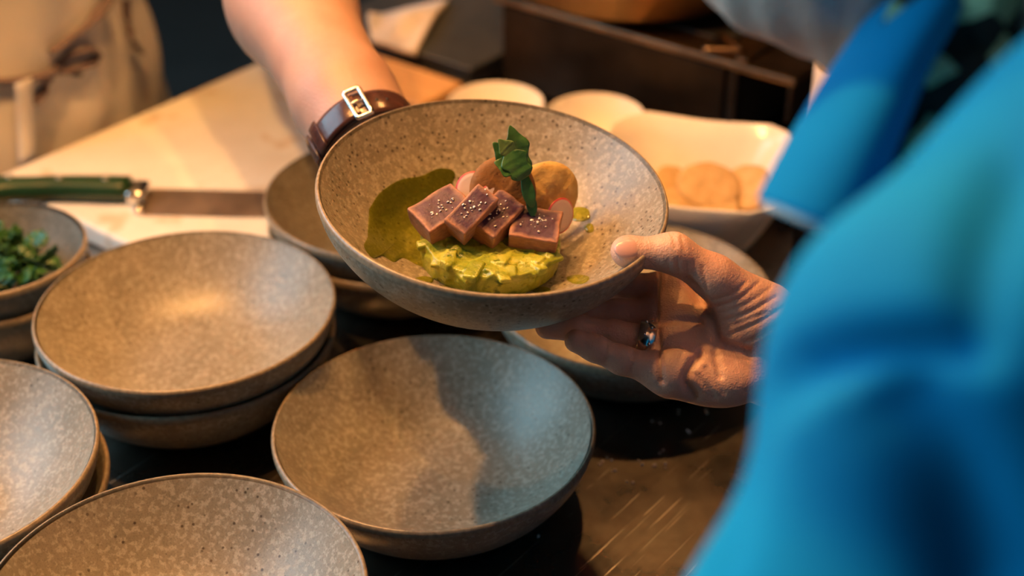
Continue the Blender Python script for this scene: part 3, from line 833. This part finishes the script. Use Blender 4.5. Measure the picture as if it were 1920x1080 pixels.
radish(at(1050, 405, ZTOP+.006), R3(62,50,20), .0113, 'thin red-edged radish slice behind the separate square tuna slice')

def herb_sprig():
    base = at(996, 398, ZTOP+.008)
    r = empty('herb_sprig'); in_bowl(r, base); tag(r, 'dark green celery leaf sprig standing between the two crackers', 'herb')
    inv = r.matrix_world.inverted()
    def L(px, py, z): return Matrix.Translation(-base) @ at(px, py, z)
    z0 = ZTOP
    pts = [L(997,402,z0+.014), L(994,365,z0+.024), L(983,320,z0+.036), L(966,285,z0+.044)]
    tube('stem', pts, lambda t: .0016-.0009*t, M['leaf'], r, n=14, seg=8)
    rnd = random.Random(2)
    specs = [((982,330,.034),(960,234,.060),.0075,2,'leaf'), ((980,322,.036),(926,268,.052),.0068,2,'leaf'), ((980,322,.038),(930,302,.046),.0072,2,'leaf'), ((984,335,.036),(950,276,.052),.0085,2,'leaf'),
             ((970,300,.044),(936,262,.056),.0052,2,'leaf_light'), ((998,390,.020),(978,305,.044),.0036,1,'leaf'), ((1000,406,.014),(991,345,.030),.0030,1,'leaf')]
    for i, (a, b, W, lob, m) in enumerate(specs):
        A = L(a[0], a[1], z0+a[2]); B = L(b[0], b[1], z0+b[2]); d = B-A; ln = d.length
        q = d.to_track_quat('Y', 'Z'); vs, fs = [], []
        cam_l = (HB.inverted().to_3x3() @ (Vector((0,0,H))-HBM @ (base+A))).normalized()
        yv = d.normalized(); xv = yv.cross(cam_l).normalized(); zv = xv.cross(yv)
        R = Matrix((xv, yv, zv)).transposed().to_4x4()
        leaf_geo(ln, W, lob, -.12, rnd, vs, fs, Matrix.Translation(A) @ R @ Matrix.Rotation(rnd.uniform(-.4,.4), 4, 'Y'))
        lf = mk('leaf', vs, fs, M[m], r)
        md = lf.modifiers.new('thick', 'SOLIDIFY'); md.thickness = .0005
        md = lf.modifiers.new('sub', 'SUBSURF'); md.levels = 1; md.render_levels = 1
herb_sprig()

def oil_mat():
    t = NT('herb_oil'); b = t.b
    tr = t.t.nodes.new('ShaderNodeBsdfTransparent'); gl = t.t.nodes.new('ShaderNodeBsdfGlossy'); gl.inputs['Roughness'].default_value = 0.06
    df = t.t.nodes.new('ShaderNodeBsdfDiffuse'); df.inputs[0].default_value = (0.30,0.33,0.02,1)
    c = t.ramp(t.noise(60, 3), [(0.3, (0.86,0.88,0.30)), (0.7, (0.93,0.95,0.50))]); t.l(c, tr.inputs[0])
    m1 = t.t.nodes.new('ShaderNodeMixShader'); m1.inputs[0].default_value = 0.14; t.l(tr.outputs[0], m1.inputs[1]); t.l(df.outputs[0], m1.inputs[2])
    fr = t.t.nodes.new('ShaderNodeFresnel'); fr.inputs[0].default_value = 1.47
    bp = t.t.nodes.new('ShaderNodeBump'); bp.inputs['Strength'].default_value = 0.5; bp.inputs['Distance'].default_value = 0.001; t.l(t.noise(140, 3), bp.inputs['Height']); t.l(bp.outputs[0], gl.inputs['Normal']); t.l(bp.outputs[0], fr.inputs['Normal'])
    m2 = t.t.nodes.new('ShaderNodeMixShader'); t.l(fr.outputs[0], m2.inputs[0]); t.l(m1.outputs[0], m2.inputs[1]); t.l(gl.outputs[0], m2.inputs[2])
    t.l(m2.outputs[0], t.t.nodes['Material Output'].inputs[0]); return t.m
M['oil'] = oil_mat()
def on_wall(px, py):
    z = .0085
    for _ in range(30): p = BL(px, py, z); z = .5*z+.5*ZIN(math.hypot(p.x, p.y))
    return p
def oil(name, outline, label, cat='oil', thick=.0011, group=None):
    pts = [on_wall(*q) for q in outline]; c = sum(pts, Vector())/len(pts)
    sm = spline([*pts, pts[0], pts[1]], 60)[:52]; ring = [Vector(p) for p in sm]
    vs, fs = [], []; nr = 8; n = len(ring)
    vs.append(Vector((c.x, c.y, ZIN(math.hypot(c.x, c.y))+thick)))
    for i in range(1, nr+1):
        t = i/nr
        for p in ring:
            x, y = c.x+(p.x-c.x)*t, c.y+(p.y-c.y)*t
            vs.append(Vector((x, y, ZIN(math.hypot(x, y))+.0002+thick*math.sqrt(max(0, 1-t**3)))))
    for s in range(n):
        s2 = (s+1) % n; fs.append((0, 1+s, 1+s2))
        for i in range(nr-1): fs.append((1+i*n+s, 1+(i+1)*n+s, 1+(i+1)*n+s2, 1+i*n+s2))
    ctr = Vector((c.x, c.y, ZIN(math.hypot(c.x, c.y))))
    o = mk(name, [v-ctr for v in vs], fs, M['oil']); in_bowl(o, ctr)
    if sum(q.normal.z for q in o.data.polygons) < 0: o.data.flip_normals()
    tag(o, label, cat, group)
oil('oil_pool', [(692,392),(712,362),(748,338),(790,330),(822,316),(852,322),(846,350),(815,400),(800,450),(806,500),(784,498),(756,484),(738,492),(716,480),(698,484),(682,462),(690,440),(680,415)], 'wide olive green pool of herb oil beside the avocado tartare', thick=.0012)
def dot(px, py, rx, ry): return [(px+rx*math.cos(a)*(1+.12*math.sin(3*a+px)), py+ry*math.sin(a)) for a in [k*math.pi/5 for k in range(10)]]
for px, py, rx, ry, lab in ((795,527,18,9,'olive oil drop beside the front of the tartare near the pool'), (858,541,38,8,'long thin olive oil smear along the front of the tartare'), (1084,524,21,9,'olive oil drop between tartare and thumb'), (1017,545,17,7,'olive oil drop by the front lip of the held bowl'),
                         (1086,402,22,14,'olive oil drop on the wall past the square tuna slice'), (1105,428,9,9,'small round olive oil drop near the upper wall drop')):
    oil('oil_drop', dot(px, py, rx, ry), lab, thick=.0008)

# ------------------------------------------------------------------ guest: right hand, head and body, blue jacket
def guest():
    W = {  # joints of the right hand, as points in space
     'th': [P(1176,474,.834), P(1262,474,.836), P(1340,520,.842), P(1425,590,.856)],
     'ix': [P(1052,535,.905), P(1100,535,.905), P(1165,537,.898), P(1268,548,.884)],
     'md': [P(1060,588,.886), P(1105,588,.884), P(1160,589,.882), P(1264,592,.874)],
     'rg': [P(1026,613,.864), P(1080,615,.864), P(1150,628,.864), P(1262,648,.860)],
     'pk': [P(1080,639,.842), P(1115,653,.843), P(1165,675,.845), P(1258,702,.847)]}
    lo = np.array([-.02, .62, .06]); hi = np.array([.235, .93, .27])
    f = Field(lo, hi, .0012)
    f.chain(W['th'], [.0086, .0104, .0118, .0200], .007)
    f.ell(P(1178,468,.835), (.0092,.0085,.0075), k=.004)
    f.chain(W['ix'], [.0072,.0080,.0088,.0108], .004)
    f.chain(W['md'], [.0074,.0080,.0088,.0105], .004)
    f.chain(W['rg'], [.0072,.0078,.0085,.0100], .004)
    f.chain(W['pk'], [.0068,.0074,.0080,.0098], .004)
    wr = P(1470,672,.885); el = Vector((.42,.82,.17))
    # palm: metacarpals to the wrist
    for a, rr in (('ix',.0135),('md',.0135),('rg',.0130),('pk',.0125)):
        m = Vector(W[a][3]); f.cone(m, wr.lerp(m, .18)+Vector((0,0,0)), rr, .0195, .011)
    f.ell(P(1405,612,.862), (.030,.021,.022), k=.012)                # thenar
    f.ell(P(1352,716,.852), (.026,.015,.015), k=.010)                # heel under the little finger
    f.ell(P(1276,618,.872), (.013,.012,.018), k=.008)                # pads under the fingers
    f.ell(P(1280,690,.850), (.012,.010,.013), k=.007)
    f.cone(wr, P(1520,690,.90), .0265, .027, .012); f.cone(P(1520,690,.90), el, .027, .040, .012)
    f.cone(P(1440,690,.868), P(1500,705,.885), .020, .023, .012)
    V1, Q1 = f.mesh(); V1 = laplace(V1, Q1, 3, .5)
    V1 = engrave(V1, Q1, [ # polyline, depth, half width in metres
      ([(1288,528),(1310,553),(1333,597),(1343,633),(1363,650),(1407,664)], .0034, .0030), ([(1228,607),(1263,600),(1313,603)], .0016, .0020), ([(1241,650),(1273,647),(1307,660)], .0016, .0018),
      ([(1312,664),(1292,695),(1287,717),(1300,742)], .0034, .0026), ([(1343,637),(1343,670),(1350,705)], .0018, .0022), ([(1234,512),(1231,560),(1230,612)], .0016, .0016), ([(1232,612),(1236,660),(1240,715)], .0024, .0018),
      ([(1326,566),(1372,551),(1400,528)], .0006, .0009), ([(1337,578),(1385,560),(1424,528)], .0007, .0009), ([(1343,590),(1402,568),(1446,538)], .0005, .0008), ([(1350,603),(1395,590),(1456,556)], .0008, .0010), ([(1352,618),(1410,596),(1440,585)], .0005, .0008), ([(1366,629),(1420,605),(1472,574)], .0008, .0010), ([(1380,648),(1425,630),(1478,596)], .0009, .0011), ([(1410,655),(1450,630),(1484,612)], .0007, .0010),
      ([(1253,490),(1253,517)], .0005, .0010), ([(1270,488),(1274,523)], .0006, .0010), ([(1287,495),(1293,532)], .0006, .0010), ([(1300,490),(1306,540)], .0005, .0010), ([(1318,500),(1326,548)], .0007, .0011), ([(1262,440),(1268,462)], .0007, .0010), ([(1278,444),(1284,468)], .0007, .0010),
      ([(1139,632),(1135,676)], .0008, .0010), ([(1191,652),(1182,694)], .0010, .0011), ([(1140,700),(1160,760)], .0, .001), ([(1305,700),(1340,745)], .0010, .0014), ([(1325,690),(1356,738)], .0010, .0014)])
    # body: torso, neck, head, legs (mostly out of the frame)
    b = Field((-.06,.05,-.92), (.98,1.10,.82), .008)
    neck = Vector((.235,.565,.37)); chin = Vector((.104,.585,.416))
    fw = Vector((-.76,.06,-.65)).normalized(); up = Vector((-.65,.05,.76)).normalized(); sd = fw.cross(up)
    hc = chin - fw*.072 + up*.115
    RH = Matrix((sd, fw, up)).transposed()
    b.ell(hc+up*.02-fw*.01, (.074,.094,.098), RH, .02)
    b.cone(hc-up*.03+fw*.03, chin-fw*.012+up*.006, .062, .026, .03)
    b.cone(chin-fw*.06+up*.02+sd*.04, chin-fw*.015+up*.006, .022, .020, .02); b.cone(chin-fw*.06+up*.02-sd*.04, chin-fw*.015+up*.006, .022, .020, .02)
    b.cone(hc+fw*.085+up*.03, hc+fw*.112-up*.018, .010, .016, .012)      # nose
    for s in (-1, 1):
        b.ell(hc+fw*.086+up*.022+sd*s*.032, (.016,.012,.010), RH, .006, cut=True)
        b.ell(hc+fw*.080+up*.020+sd*s*.032, (.012,.011,.011), RH, .002)
        b.ell(hc-fw*.008+up*.0+sd*s*.078, (.010,.018,.032), RH, .008)
    b.ell(hc+fw*.095-up*.055, (.026,.010,.005), RH, .006)
    b.cone(hc-fw*.04-up*.05, neck+Vector((.03,0,-.02)), .055, .062, .03)
    shL, shR = Vector((.224,.398,.452)), Vector((.42,.80,.31)); eR = Vector((.42,.82,.17)); hip = Vector((.66,.52,-.02))
    b.cone(neck+Vector((.06,0,-.06)), hip, .12, .13, .05); b.cone(shL+Vector((.04,.04,0)), shR, .085, .085, .06)
    b.cone(shR, el, .055, .043, .03); b.cone(el, P(1500,668,.888), .042, .0262, .01)
    aL = [shL, Vector(P(1910,700,.405)), Vector(P(1695,1253,.425)), Vector((.085,.255,.17)), Vector((.20,.20,.02)), Vector((.30,.22,-.06))]
    for q in range(5): b.cone(aL[q], aL[q+1], (.045,.045,.042,.038,.034)[q], (.045,.042,.038,.034,.028)[q], .02)
    for s in (-1, 1):
        hp = hip+Vector((.02,s*.09,-.06)); kn = hp+Vector((.0,s*.02,-.40)); an = Vector((kn.x+.03, kn.y, -.84))
        b.cone(hp, kn, .085, .06, .04); b.cone(kn, an, .058, .042, .02); b.cone(an+Vector((.02,0,-.03)), an+Vector((-.14,0,-.035)), .03, .024, .02)
    V2, Q2 = b.mesh(); V2 = laplace(V2, Q2, 1, .5)
    base = Vector((.66,.52,ZF))
    V, Q = join_np([(V1, Q1), (V2, Q2)])
    body = mk_np('person', V-np.array(base), Q, M['skin_hand']); body.location = base
    tag(body, 'person in a bright blue jacket reaching out to hold the bowl with a ringed hand', 'person')
    inv = -base
    # thumb nail
    nl = Field((.04,.70,.18), (.12,.80,.26), .0008)
    cN = P(1180,463,.8262); 
    tdir = (Vector(W['th'][0])-Vector(W['th'][1])).normalized(); vw = (Vector((0,0,H))-cN).normalized(); vw = (vw-tdir*vw.dot(tdir)+Vector((0,0,.45))).normalized()
    vw = (vw-tdir*vw.dot(tdir)).normalized(); xs = tdir.cross(vw)
    RN = Matrix((tdir, xs, vw)).transposed()
    cN = Vector(W['th'][0])+vw*.0070+tdir*.0005
    nl.ell(cN, (.0082,.0058,.0026), RN, 0)
    Vn, Qn = nl.mesh(); nail = mk_np('thumbnail', Vn+np.array(inv), Qn, M['nail'], body)
    # beard
    bf = Field((.0,.45,.30), (.36,.72,.62), .004)
    bf.cone(chin-fw*.058+up*.022+sd*.042, chin-fw*.010+up*.006, .024, .026, .02); bf.cone(chin-fw*.058+up*.022-sd*.042, chin-fw*.010+up*.006, .024, .026, .02)
    bf.cone(chin-fw*.02+up*.006, chin-fw*.008+up*.035, .030, .026, .02)
    bf.cone(chin-fw*.05+up*.0, neck+Vector((-.03,0,.0)), .045, .050, .03)
    bf.warp(lambda x,y,z: .0016*np.sin(x*260+z*110)*np.sin(y*240+z*150))
    Vb, Qb = bf.mesh(); Vb = laplace(Vb, Qb, 1); mk_np('beard', Vb+np.array(inv), Qb, M['beard'], body)
    # jacket: back, left sleeve, right sleeve
    j = Field((-.02,.05,-.30), (1.0,1.10,.54), .005)
    j.cone(neck+Vector((.09,-.02,-.07)), hip+Vector((0,0,.02)), .145, .165, .06)
    jr = (.066,.0585,.0605,.056,.048,.040)
    for q in range(5): j.cone(aL[q], aL[q+1], jr[q], jr[q+1], .03)
    j.cone(shL+Vector((.09,.06,-.08)), shR+Vector((.03,0,0)), .085, .095, .06)
    j.cone(shR, el, .075, .064, .04); j.cone(el, P(1640,685,.905), .066, .054, .02)
    def folds(x, y, z):
        return .0022*np.sin(x*60+y*42+z*25)+.0016*np.sin(z*70-x*60+y*20)
    j.warp(folds)
    Vj, Qj = j.mesh(); Vj = laplace(Vj, Qj, 2)
    Vj = engrave(Vj, Qj, [([(1352,930),(1378,850),(1405,775),(1455,718),(1530,684),(1650,662),(1800,655)], .0085, .0070), ([(1330,1090),(1365,960),(1380,880)], .0050, .0060),
                          ([(1690,760),(1780,900),(1850,1090)], .0100, .0140), ([(1905,330),(1850,480),(1830,640)], .0050, .0090)])
    mk_np('jacket', Vj+np.array(inv), Qj, M['blue'], body)
    # hanging front flap of the jacket, rolled round its length
    n, m = 30, 16; vs, fs = [], []
    L0 = [(1735,-90,.60),(1640,40,.575),(1556,165,.555),(1484,290,.535),(1438,380,.525)]
    R0 = [(1860,-90,.56),(1790,10,.54),(1722,130,.525),(1660,280,.51),(1600,448,.505)]
    lp = spline([P(*q) for q in L0], n); rp = spline([P(*q) for q in R0], n)
    for i in range(n+1):
        s = i/n; a, c = lp[i], rp[i]
        mid = (a+c)/2; ax = (a-c)/2; view = np.array([0,0,H])-mid; view /= np.linalg.norm(view)
        for k in range(m+1):
            t = math.pi*k/m*1.12-.12
            vs.append(mid+ax*math.cos(t)+view*np.linalg.norm(ax)*1.0*math.sin(t)*(1+.05*math.sin(s*14)))
    for i in range(n):
        for k in range(m):
            q = i*(m+1)+k; fs.append((q, q+1, q+m+2, q+m+1))
    fl = mk('jacket_flap', [Vector(v)+inv for v in vs], fs, M['blue'], body); md = fl.modifiers.new('thick','SOLIDIFY'); md.thickness = .004
    tube('flap_hem', [Vector(v)+inv for v in vs[n*(m+1):(n+1)*(m+1)]], .0022, M['hem'], fl, n=30, seg=8)
    # patterned neckerchief showing in the opening
    lp = spline([P(*q) for q in ((1950,-80,.53),(1868,40,.53),(1792,160,.53),(1728,280,.53),(1672,400,.53))], 24); vs, fs = [], []
    for i, p in enumerate(lp):
        for k in range(9):
            t = k/8-.5; vs.append(Vector(p)+Vector((t*.055, .02*abs(t)*2, -t*.012+.004*math.sin(i*.9+k)))+inv)
    for i in range(24):
        for k in range(8):
            q = i*9+k; fs.append((q, q+1, q+10, q+9))
    sc = mk('neckerchief', vs, fs, M['scarf'], body); md = sc.modifiers.new('thick','SOLIDIFY'); md.thickness = .003
    sc['label'] = 'dark neckerchief with pale green pattern'
    # ring on the ring finger
    a, c = Vector(W['rg'][2]), Vector(W['rg'][3]); q = a.lerp(c, .56); d = (c-a).normalized()
    rr = empty('finger_ring', q, (0,0,0), 'silver patterned ring on the hand that holds the bowl', 'ring')
    rr.matrix_world = Matrix.Translation(q) @ d.to_track_quat('Z','Y').to_matrix().to_4x4()
    R = .0105; lathe('ring_band', [(R,-.0052),(R+.0012,-.0050),(R+.0014,0),(R+.0012,.0050),(R,.0052),(R-.0004,0),(R,-.0052)], M['silver'], rr, seg=48)
    for k in range(14):
        an = 2*math.pi*k/14
        o = lathe('ring_bead', [(0,.0012),(.0009,.0009),(.0012,0),(0,-.0002)], M['silver'], rr, seg=8)
        o.matrix_local = Matrix.Rotation(an, 4, 'Z') @ Matrix.Translation((R+.0011, 0, .0018*(-1)**k)) @ Matrix.Rotation(math.pi/2, 4, 'Y')
guest()

# ------------------------------------------------------------------ cook: forearm with watch, apron
def cook():
    el = P(430,-200,1.20); w0 = P(648,190,.992); w1 = P(690,262,.972)
    f = Field((-.36,.66,.06), (.06,1.30,.40), .003)
    mid = P(548,10,1.075)
    f.cone(el, mid, .046, .0405, .03); f.cone(mid, w0, .0405, .0325, .03); f.cone(w0, w1, .0315, .0300, .02)
    # hand under the far side of the bowl
    pl = P(745,352,.985); f.cone(w1, pl, .029, .026, .02)
    inv = HBM
    def U(x, y, z): return HBM @ Vector((x, y, z))
    kn = [U(-.078,.060,-.012), U(-.062,.070,-.012), U(-.044,.080,-.012), U(-.024,.088,-.010)]
    tips = [U(-.040,-.004,-.011), U(-.016,.004,-.011), U(.006,.018,-.011), U(.022,.036,-.011)]
    for a, c in zip(kn, tips):
        f.cone(pl, a, .022, .014, .012); m = a.lerp(c, .5)-HB_n*.004; f.cone(a, m, .0095, .0085, .005); f.cone(m, c, .0085, .0072, .005)
    f.cone(pl, U(-.060,.092,.010), .018, .011, .012); f.cone(U(-.060,.092,.010), U(-.025,.106,.020), .0105, .0085, .006)   # thumb along the far side
    V1, Q1 = f.mesh(); V1 = laplace(V1, Q1, 2)
    b = Field((-1.05,.85,-.92), (-.10,1.95,.95), .010)
    tc = K(-1.29, .725); lean = NV*.10
    def B(n, d, z): return K(n, d, z)
    b.cone(B(-1.29,.72,-.05), B(-1.22,.74,.34), .13, .13, .05); b.cone(B(-1.18,.58,.42), B(-1.14,.92,.42), .075, .075, .05)
    b.cone(B(-1.14,.92,.41), el, .058, .049, .03)
    b.cone(B(-1.18,.58,.42), B(-1.36,.46,.16), .058, .048, .03); b.cone(B(-1.36,.46,.16), B(-1.24,.44,-.06), .046, .032, .02); b.cone(B(-1.24,.44,-.06), B(-1.22,.44,-.14), .034, .024, .02)
    b.cone(B(-1.16,.75,.44), B(-1.09,.76,.55), .055, .055, .03)
    b.ell(B(-1.05,.76,.66), (.080,.085,.115), None, .02); b.cone(B(-.975,.77,.66), B(-.955,.77,.635), .010, .014, .01)
    for s in (-1, 1):
        b.ell(B(-.985,.765+s*.032,.675), (.011,.011,.009), None, .003); b.ell(B(-1.06,.76+s*.083,.65), (.014,.012,.03), None, .006)
        b.cone(B(-1.29,.72+s*.09,-.10), B(-1.28,.72+s*.10,-.48), .09, .062, .04); b.cone(B(-1.28,.72+s*.10,-.48), B(-1.30,.72+s*.10,-.84), .058, .042, .02)
        b.cone(B(-1.31,.72+s*.10,-.87), B(-1.17,.72+s*.10,-.875), .03, .024, .02)
    V2, Q2 = b.mesh(); V2 = laplace(V2, Q2, 1)
    base = B(-1.29,.72,ZF); V, Q = join_np([(V1,Q1),(V2,Q2)])
    body = mk_np('person', V-np.array(base), Q, M['skin_arm']); body.location = base
    tag(body, 'person in a cream apron with a bare forearm and watch handing over the bowl', 'person')
    nb = np.array(base)
    # apron and shirt: a shell round torso and hips
    a = Field((-1.10,.85,-.62), (-.14,1.90,.50), .008)
    a.cone(B(-1.29,.725,-.60), B(-1.275,.735,-.02), .17, .165, .05); a.cone(B(-1.275,.735,-.02), B(-1.215,.745,.34), .165, .150, .06)
    a.cone(B(-1.29,.60,-.55), B(-1.28,.64,.0), .13, .12, .08); a.cone(B(-1.29,.86,-.55), B(-1.28,.83,.0), .13, .105, .08)
    a.cone(B(-1.18,.60,.41), B(-1.15,.90,.41), .09, .09, .05); a.cone(B(-1.14,.92,.41), B(-1.10,.90,.33), .08, .07, .03)
    a.warp(lambda x,y,z: .006*np.sin((x*.613+y*.79)*46+z*9)+.003*np.sin((x*.613+y*.79)*90-z*24))
    a.half((0,0,1), .46)
    Va, Qa = a.mesh(); Va = laplace(Va, Qa, 2); ap = mk_np('apron', Va-nb, Qa, M['apron'], body)
    # front surface of the apron under a pixel: march along the ray
    def on_apron(px, py, off=.006):
        o = np.array([0,0,H]); d = np.array(P(px, py, 1.0))-o
        for Z in np.arange(1.15, 1.75, .004):
            p = o+d*Z; ix = np.round((p-a.lo)/a.res).astype(int)
            if np.all(ix >= 0) and np.all(ix < a.n) and a.F[tuple(ix)] < off: return Vector(p)-base
        return Vector(o+d*1.42)-base
    def strip(name, pts, r, mat, flat=.45): tube(name, [on_apron(*q) for q in pts], r, mat, ap, n=24, seg=8, flat=flat)
    strip('waist_string', [(-40,150),(0,152),(40,149),(75,143),(98,134)], .0065, M['string_and_crease'])
    strip('bow_loop', [(98,134),(120,112),(150,96),(175,92),(184,106),(178,116),(150,126),(120,134),(100,136)], .0055, M['string_and_crease'])
    strip('bow_tail', [(96,136),(86,160),(74,182),(62,194)], .0055, M['string_and_crease'])
    strip('bow_tail', [(98,134),(130,136),(152,140)], .0050, M['string_and_crease'])
    strip('apron_dark_band', [(95,98),(130,72),(160,50),(185,22),(205,-6)], .008, M['string_and_crease'], .25)  # dark curved band across the apron
    tq = spline([on_apron(x, y, .010) for x, y in ((40,150),(44,225),(47,300))], 12); tv, tf = [], []
    for q in tq:
        for k in (-1, 1): tv.append(Vector(q)+DV*(k*.0085)+NV*.002)
    for k in range(12): tf.append((k*2, k*2+1, k*2+3, k*2+2))
    o = mk('apron_tape', tv, tf, M['apron_tape'], ap); md = o.modifiers.new('thick', 'SOLIDIFY'); md.thickness = .002
    strip('crease_shade', [(236,0),(240,40),(252,80),(266,100)], .004, M['string_and_crease'], .3)  # dark strip painted in for the shade of a crease
    # wristwatch
    ax = (Vector(w1)-Vector(w0)).normalized(); c = Vector(w0).lerp(Vector(w1), 1.02)
    toc = (Vector((0,0,H))-c); toc = (toc-ax*toc.dot(ax)).normalized(); sx = ax.cross(toc)
    wm = Matrix((sx, toc, ax)).transposed().to_4x4(); wm.translation = c
    r = empty('wristwatch'); r.matrix_world = wm; tag(r, 'wristwatch with glossy dark brown leather strap and silver buckle', 'watch')
    R = .0335
    def band(name, a0, a1, rr, hw, th, mat, parent, seg=48):
        vs, fs = [], []
        for i in range(seg+1):
            an = math.radians(a0+(a1-a0)*i/seg); cs, sn = math.cos(an), math.sin(an)
            for rad, z in ((rr,-hw),(rr+th*.7,-hw),(rr+th,-hw*.7),(rr+th,hw*.7),(rr+th*.7,hw),(rr,hw)): vs.append((rad*cs, rad*sn, z))
        for i in range(seg):
            for k in range(6):
                k2 = (k+1) % 6; fs.append((i*6+k, (i+1)*6+k, (i+1)*6+k2, i*6+k2))
        fs.append(tuple(range(6))); fs.append(tuple(seg*6+k for k in range(6))[::-1])
        o = mk(name, vs, fs, mat, parent); 
        bm = bmesh.new(); bm.from_mesh(o.data); bmesh.ops.recalc_face_normals(bm, faces=bm.faces[:]); bm.to_mesh(o.data); bm.free(); return o
    sgn = 1 if (wm.to_3x3() @ Vector((1,0,0))).x > 0 else -1
    def A(t): return 90-sgn*t          # t degrees to the right of the side that faces the camera
    def arc(name, t0, t1, *k): return band(name, A(t0), A(t1), *k)
    stp = arc('strap', 175, -150, R, .0102, .0024, M['leather'], r)
    arc('strap_tail', 8, -62, R+.0026, .0094, .0020, M['leather'], r)
    arc('keeper_loop', -38, -50, R+.0048, .0112, .0016, M['leather'], r)
    arc('keeper_loop', -56, -66, R+.0048, .0112, .0016, M['leather'], r)
    for t in (42, 30):
        an = math.radians(A(t)); q = Vector((math.cos(an), math.sin(an), 0))
        o = lathe('strap_hole', [(0,.0001),(.0011,.0001),(.0011,-.0003),(0,-.0003)], M['black'], stp, seg=12)
        o.matrix_local = Matrix.Translation(q*(R+.00245)) @ q.to_track_quat('Z','Y').to_matrix().to_4x4()
    bk = []
    for t, z in ((2,-.0118),(2,.0118),(17,.0118),(17,-.0118)):
        an = math.radians(A(t)); bk.append(Vector(((R+.0052)*math.cos(an), (R+.0052)*math.sin(an), z)))
    ring = []
    for k in range(4):
        for q in range(8): ring.append(bk[k].lerp(bk[(k+1)%4], .06+.88*q/7))
    bo = tube('buckle', ring, .0017, M['silver'], r, closed=True, seg=8)
    an1, an2 = math.radians(A(17)), math.radians(A(0))
    tube('buckle_pin', [Vector(((R+.0054)*math.cos(an1),(R+.0054)*math.sin(an1),0)), Vector(((R+.0066)*math.cos((an1+an2)/2),(R+.0066)*math.sin((an1+an2)/2),0)), Vector(((R+.006)*math.cos(an2),(R+.006)*math.sin(an2),0))], .0010, M['silver'], bo, n=8, seg=8)
    anc = math.radians(A(180)); q = Vector((math.cos(anc), math.sin(anc), 0))
    cs = lathe('watch_case', [(0,.0002),(.017,.0002),(.019,.002),(.019,.006),(.0165,.0085),(0,.0085)], M['silver'], r, seg=48)
    cs.matrix_local = Matrix.Translation(q*(R+.0022)) @ q.to_track_quat('Z','Y').to_matrix().to_4x4()
    lathe('watch_glass', [(0,.0088),(.0155,.0088),(.016,.0086),(0,.0086)], M['watch_glass'], cs, seg=48)
cook()

# ------------------------------------------------------------------ spilled salt on the counter
def grains():
    rnd = random.Random(21); bm = bmesh.new()
    spots = [(1130,868),(1142,862),(1152,886),(1196,868),(1228,876),(1243,845),(1252,874),(1285,806),(1330,770),(1274,770),(1230,793),(1008,1004),(1180,906),(942,1010)]
    for px, py in spots:
        for k in range(2):
            c = PT(px+rnd.uniform(-8,8), py+rnd.uniform(-5,5), .0006); s = rnd.uniform(.0005,.0010)
            box_bm(c.x-s, c.x+s, c.y-s, c.y+s, .0000, s*1.5, s*.3, 1, bm)
    o = from_bm('salt_grains', bm, M['salt']); tag(o, 'few white salt grains scattered on the steel counter', 'salt', kind='stuff')
grains()
